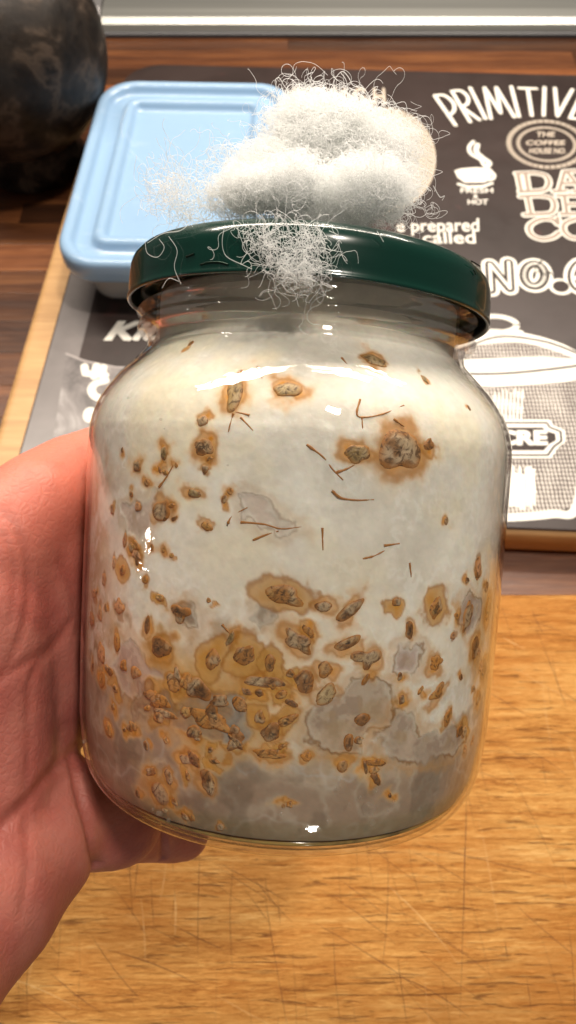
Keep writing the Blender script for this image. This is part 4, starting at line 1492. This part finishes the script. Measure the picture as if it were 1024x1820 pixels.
# a few long single threads traced on the lid
for L in ([(440, 395), (455, 440), (470, 480), (492, 500), (520, 515), (531, 545)], [(400, 400), (395, 430), (402, 455), (430, 470), (448, 478)],
          [(300, 420), (315, 445), (310, 475), (322, 505)], [(258, 430), (262, 450), (280, 457), (292, 440), (283, 425)], [(288, 512), (300, 495), (318, 500)],
          [(585, 410), (602, 420), (600, 440), (590, 445), (582, 436)], [(420, 400), (440, 450), (470, 470), (500, 480)], [(340, 395), (320, 410), (290, 415), (262, 432)],
          [(560, 470), (580, 480), (575, 500), (562, 508)], [(670, 410), (682, 430)]):
    w = np.array([front_point(a, b, 4.10) for a, b in L])
    w = smooth_line(w, 5)
    v_, f_ = tube(w, .0065, 4)
    mesh('thread', v_, f_, M_fib, tuft, loc=w.mean(0))
for L, dep in (([(596, 175), (594, 145), (608, 127), (620, 138), (628, 152), (648, 158), (662, 185)], 15), ([(605, 128), (616, 145), (618, 175)], 15.1),
               ([(495, 165), (489, 145), (496, 138), (505, 152), (515, 165)], 15), ([(548, 170), (556, 148), (572, 147), (580, 165), (590, 178)], 15.2),
               ([(770, 330), (782, 350), (790, 348), (786, 356)], 15.6), ([(225, 190), (215, 215), (216, 240)], 25)):
    if dep == 25:
        continue
    w = smooth_line(np.array([P(a, b, dep) for a, b in L]), 5)
    v_, f_ = tube(w, .0075, 4)
    mesh('thread', v_, f_, M_fib, tuft, loc=w.mean(0))
# lint lying on the blue lid
for i, L in enumerate(([(228, 190), (217, 212), (216, 235), (219, 245)], [(232, 268), (262, 300), (275, 335), (280, 350)], [(315, 302), (325, 296), (336, 298)],
                       [(255, 345), (262, 335), (260, 330)], [(248, 365), (256, 375)])):
    w = smooth_line(np.array([at(a, b, ZL - .02) for a, b in L]), 5)
    v_, f_ = tube(w, .012, 4)
    o = mesh('stray_fibre', v_, f_, M_fib, None, loc=w.mean(0))
    tag(o, ['white curved fibre on the blue lid rim near its far left corner', 'longest thin fibre lying across the blue lid panel', 'short bright fibre in the middle of the blue lid panel',
            'tiny hooked fibre on the left of the blue lid panel', 'tiny straight fibre low on the blue lid panel'][i], 'fibre', 'stray fibres on the blue lid')

for L in ([(838, 464), (845, 468), (853, 473)], [(330, 456), (345, 451)], [(356, 470), (372, 466), (392, 466), (405, 470)], [(842, 480), (846, 488)]):
    w = smooth_line(np.array([front_point(a, b, 4.035) for a, b in L]), 4)
    v_, f_ = tube(w, .014, 5)
    mesh('scratch', v_, f_, M_tin, jar_o, loc=w.mean(0))

# small drops and bubbles on the glass near its foot
dm = NT('clear_drop')
dm.set(Base_Color=(.30, .26, .2), Roughness=.04, Alpha=.12, Coat_Weight=1.0, Coat_Roughness=.02)
for (a, b, q) in ((601, 1400, .04), (606, 1388, .03), (640, 1418, .05), (655, 1438, .13), (662, 1462, .06), (690, 1441, .03), (541, 1468, .035), (583, 1460, .04), (620, 1430, .04), (668, 1404, .05),
                  (745, 1438, .04), (700, 1424, .03), (345, 1302, .03), (283, 1446, .05), (300, 1458, .04), (272, 1438, .03), (425, 1400, .03), (500, 1446, .03), (286, 745, .03), (292, 762, .02),
                  (228, 707, .03), (146, 1175, .03), (149, 1318, .04), (405, 827, .02), (635, 650, .02)):
    w = front_point(a, b, 4.60 if b > 1300 else 4.66)
    nd_ = (w - CAM); nd_ /= np.linalg.norm(nd_)
    v_, f_ = ellipsoid(w, None, q * rng.uniform(.7, 1.3), q, q * .6, 14, 9, 1.0, 5, .3, 20)
    mesh('drop', v_, f_, dm.m, jar_o, loc=w)

# ------------------------------------------------------------------ hand
def capsule(a, b, ra, rb, n=20):
    a, b = np.array(a, float), np.array(b, float)
    d = b - a; L = np.linalg.norm(d); d = d / (L + 1e-9)
    ref = np.array([.2, .3, .93])
    x = np.cross(d, ref); x /= np.linalg.norm(x); y = np.cross(d, x)
    t = np.linspace(0, 2 * math.pi, n + 1)[:-1]
    rings = []
    for k in range(7):
        ph = -math.pi / 2 + math.pi / 2 * k / 6
        rings.append((a + d * ra * math.sin(ph), ra * math.cos(ph) + 1e-3))
    for k in range(7):
        ph = math.pi / 2 * k / 6
        rings.append((b + d * rb * math.sin(ph), rb * math.cos(ph) + 1e-3))
    v = np.concatenate([c + r_ * (np.cos(t)[:, None] * x + np.sin(t)[:, None] * y) for c, r_ in rings])
    f = [tuple(q) for q in grid_faces(n, len(rings), True)]
    f.append(tuple(range(n))[::-1]); f.append(tuple(range(13 * n, 14 * n)))
    return v, f


def J(px, py, depth):
    return P(px, py, depth)


def around(phi_deg, py, rad):
    """point beside/behind the jar: phi 180 = left, 90 = behind; py sets the height at the left edge"""
    ph = math.radians(phi_deg)
    zc = np.interp(py, [775, 1340], [7.5, .35])
    x = rad * math.cos(ph); y_ = -rad * math.sin(ph)
    return jar(np.array([x, y_, zc]))


caps = []


def chain(pts, rads):
    for (a, b, ra, rb) in zip(pts[:-1], pts[1:], rads[:-1], rads[1:]):
        caps.append(capsule(a, b, ra, rb))


# four fingers wrapping behind the jar
for (py, r0, phs, dy) in ((1010, .95, (176, 150, 118, 84, 62), -20), (1140, .98, (178, 150, 116, 80, 56), -5), (1270, .95, (178, 152, 118, 82, 60), 12), (1395, .85, (180, 158, 128, 108, 96), 30)):
    pts = [around(p_, py + dy * i / 4, 4.76 + r0 * (1 - .05 * i)) for i, p_ in enumerate(phs)]
    chain(pts, [r0 * (1.05 - .06 * i) for i in range(5)])
# thumb
chain([J(-150, 1120, 15.6), J(-20, 985, 16.3), J(66, 895, 17.0), J(122, 850, 18.6), around(140, 800, 5.8), around(112, 775, 5.65)], [1.75, 1.42, 1.18, 1.08, 1.0, .8])
chain([around(181, 930, 5.85), around(180, 1150, 5.8), around(180, 1300, 5.75), around(180, 1420, 5.7)], [1.0, 1.05, 1.05, 1.0])
# palm
chain([J(-150, 1090, 15.6), J(-130, 1330, 15.6), J(-140, 1600, 15.0)], [1.85, 2.0, 2.0])
chain([J(-20, 985, 16.4), J(10, 1120, 17.2), J(20, 1260, 17.3), J(30, 1400, 17.2)], [1.5, 1.35, 1.35, 1.35])
chain([J(-60, 1100, 16.0), J(-50, 1280, 16.0), J(-60, 1450, 15.6)], [1.75, 1.75, 1.8])
chain([J(50, 1010, 17.6), around(180, 1010, 5.75)], [1.05, 1.0])
chain([J(10, 1120, 17.4), around(178, 1140, 5.8)], [1.2, 1.0])
chain([J(20, 1260, 17.4), around(178, 1270, 5.8)], [1.2, 1.0])
chain([J(20, 1400, 17.0), around(180, 1395, 5.7)], [1.3, .95])
# heel of the hand and lower edge
chain([J(-170, 1690, 13.6), J(-40, 1590, 14.8), J(62, 1512, 15.9)], [2.0, 1.75, 1.33])
chain([J(80, 1440, 16.6), J(150, 1450, 17.4), J(208, 1459, 18.0)], [1.2, 1.25, 1.14])
chain([J(200, 1455, 18.6), J(262, 1470, 20.0), J(325, 1481, 21.0)], [1.05, .92, .80])
chain([J(-170, 1700, 13.6), J(-300, 1850, 11.8), J(-520, 2050, 10.0)], [2.0, 2.3, 2.6])
chain([J(-200, 1300, 14.6), J(-300, 1600, 13.0), J(-520, 2000, 10.5)], [2.0, 2.3, 2.5])

vs, fs, k = [], [], 0
for v_, f_ in caps:
    vs.append(v_); fs += [tuple(i + k for i in q) for q in f_]; k += len(v_)
raw = mesh('hand_raw', np.concatenate(vs), fs, None, None)
md = raw.modifiers.new('r', 'REMESH'); md.mode = 'VOXEL'; md.voxel_size = .0011
md2 = raw.modifiers.new('s', 'SMOOTH'); md2.factor = .6; md2.iterations = 30
bpy.context.view_layer.update()
dg = bpy.context.evaluated_depsgraph_get()
ev = raw.evaluated_get(dg).to_mesh()
hv = np.empty(len(ev.vertices) * 3); ev.vertices.foreach_get('co', hv); hv = hv.reshape(-1, 3) / U
hn = np.empty(len(ev.vertices) * 3); ev.vertices.foreach_get('normal', hn); hn = hn.reshape(-1, 3)
hf = np.array([tuple(p.vertices) for p in ev.polygons if len(p.vertices) == 4])
raw.evaluated_get(dg).to_mesh_clear()
bpy.data.objects.remove(raw)
bv = BVHTree.FromPolygons([tuple(p) for p in hv], [tuple(f) for f in hf])


def crease(L, width, depth):
    pts = []
    for a, b in smooth_line(np.array(L, float), 8):
        h = bv.ray_cast(Vector(CAM), Vector(ray(a, b)).normalized())
        if h[0] is not None:
            pts.append(np.array(h[0]))
    if len(pts) < 2:
        return np.zeros(len(hv))
    pts = np.array(pts)
    d = np.full(len(hv), 9.)
    box_ = ((hv > pts.min(0) - 1) & (hv < pts.max(0) + 1)).all(1)
    x = hv[box_]; dm = np.full(len(x), 9.)
    for a, b in zip(pts[:-1], pts[1:]):
        e = b - a
        if np.linalg.norm(e) > 1.2:
            continue
        t = np.clip(((x - a) @ e) / (e @ e + 1e-9), 0, 1)
        dm = np.minimum(dm, np.linalg.norm(x - a - t[:, None] * e, axis=1))
    d[box_] = dm
    return 1.0 * depth * np.exp(-(d / width) ** 2)


cr = np.zeros(len(hv))
for L, w_, dp in (([(0, 905), (30, 940), (48, 1000), (50, 1080), (30, 1150), (0, 1210)], .10, .05),
                  ([(5, 945), (22, 985), (26, 1040), (18, 1110)], .07, .03),
                  ([(0, 1205), (40, 1180), (90, 1150), (130, 1100)], .10, .06),
                  ([(50, 1270), (52, 1330), (45, 1450), (50, 1540), (38, 1620)], .09, .035),
                  ([(115, 1130), (60, 1195), (50, 1270)], .10, .05),
                  ([(0, 1470), (50, 1420), (90, 1370), (135, 1330)], .12, .08),
                  ([(128, 1345), (140, 1400), (160, 1480), (172, 1560), (168, 1625)], .13, .14),
                  ([(128, 1345), (112, 1385), (95, 1400), (85, 1440)], .05, .03),
                  ([(288, 1420), (292, 1480), (290, 1535)], .10, .12),
                  ([(110, 1000), (130, 1050), (140, 1120)], .16, .05)):
    cr = np.maximum(cr, crease(L, w_, dp))
fine = fbm(hv * 6, 3, 40) - .5
hv2 = hv - hn * cr[:, None] + hn * (fine * .02)[:, None]
# skin colour: rosier top-lit thumb side and shaded lower palm painted in, slightly paler pads
hpx, hpy = project(hv2)
n1 = fbm(hv * 1.1, 4, 50); n2_ = fbm(hv * 3.0, 3, 52)
hc = np.zeros((len(hv), 3)); hc[:] = (.35, .10, .078)  # dark base carries the shade on the lower palm
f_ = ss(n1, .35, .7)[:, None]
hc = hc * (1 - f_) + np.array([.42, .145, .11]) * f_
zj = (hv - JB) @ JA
f_ = (ss(zj, 3.4, 6.8) * .8)[:, None]  # brightens up the jar, as light from above on the thumb
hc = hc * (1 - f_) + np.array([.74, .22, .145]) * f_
f_ = (ss(n2_, .5, .75) * .25)[:, None]
hc = hc * (1 - f_) + np.array([.50, .14, .10]) * f_
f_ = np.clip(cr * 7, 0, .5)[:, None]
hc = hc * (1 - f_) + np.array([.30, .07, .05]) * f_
m = NT('skin')
at_ = m.n('ShaderNodeVertexColor', layer_name='tint')
pore = m.n('ShaderNodeTexVoronoi', feature='DISTANCE_TO_EDGE', i_Vector=m.coord((1, 1, 1)), i_Scale=620.0).outputs['Distance']
lines = m.noise(m.coord((160, 300, 260), rot=(.4, .2, .7)), 1, 4, .6, 1.2)
h_ = m.math('ADD', m.math('MULTIPLY', m.math('MINIMUM', pore, .25), 1.2), m.math('MULTIPLY', lines, .8))
m.set(Base_Color=at_.outputs[0], Roughness=.50, Subsurface_Weight=.3, Subsurface_Scale=.003, Specular_IOR_Level=.4, Normal=m.bump(h_, .26, .0006))
m.b.inputs['Subsurface Radius'].default_value = (1.0, .35, .2)
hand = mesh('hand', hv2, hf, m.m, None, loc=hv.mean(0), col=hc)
tag(hand, 'bare left hand with open palm, its fingers closed round the back of the jar', 'hand')
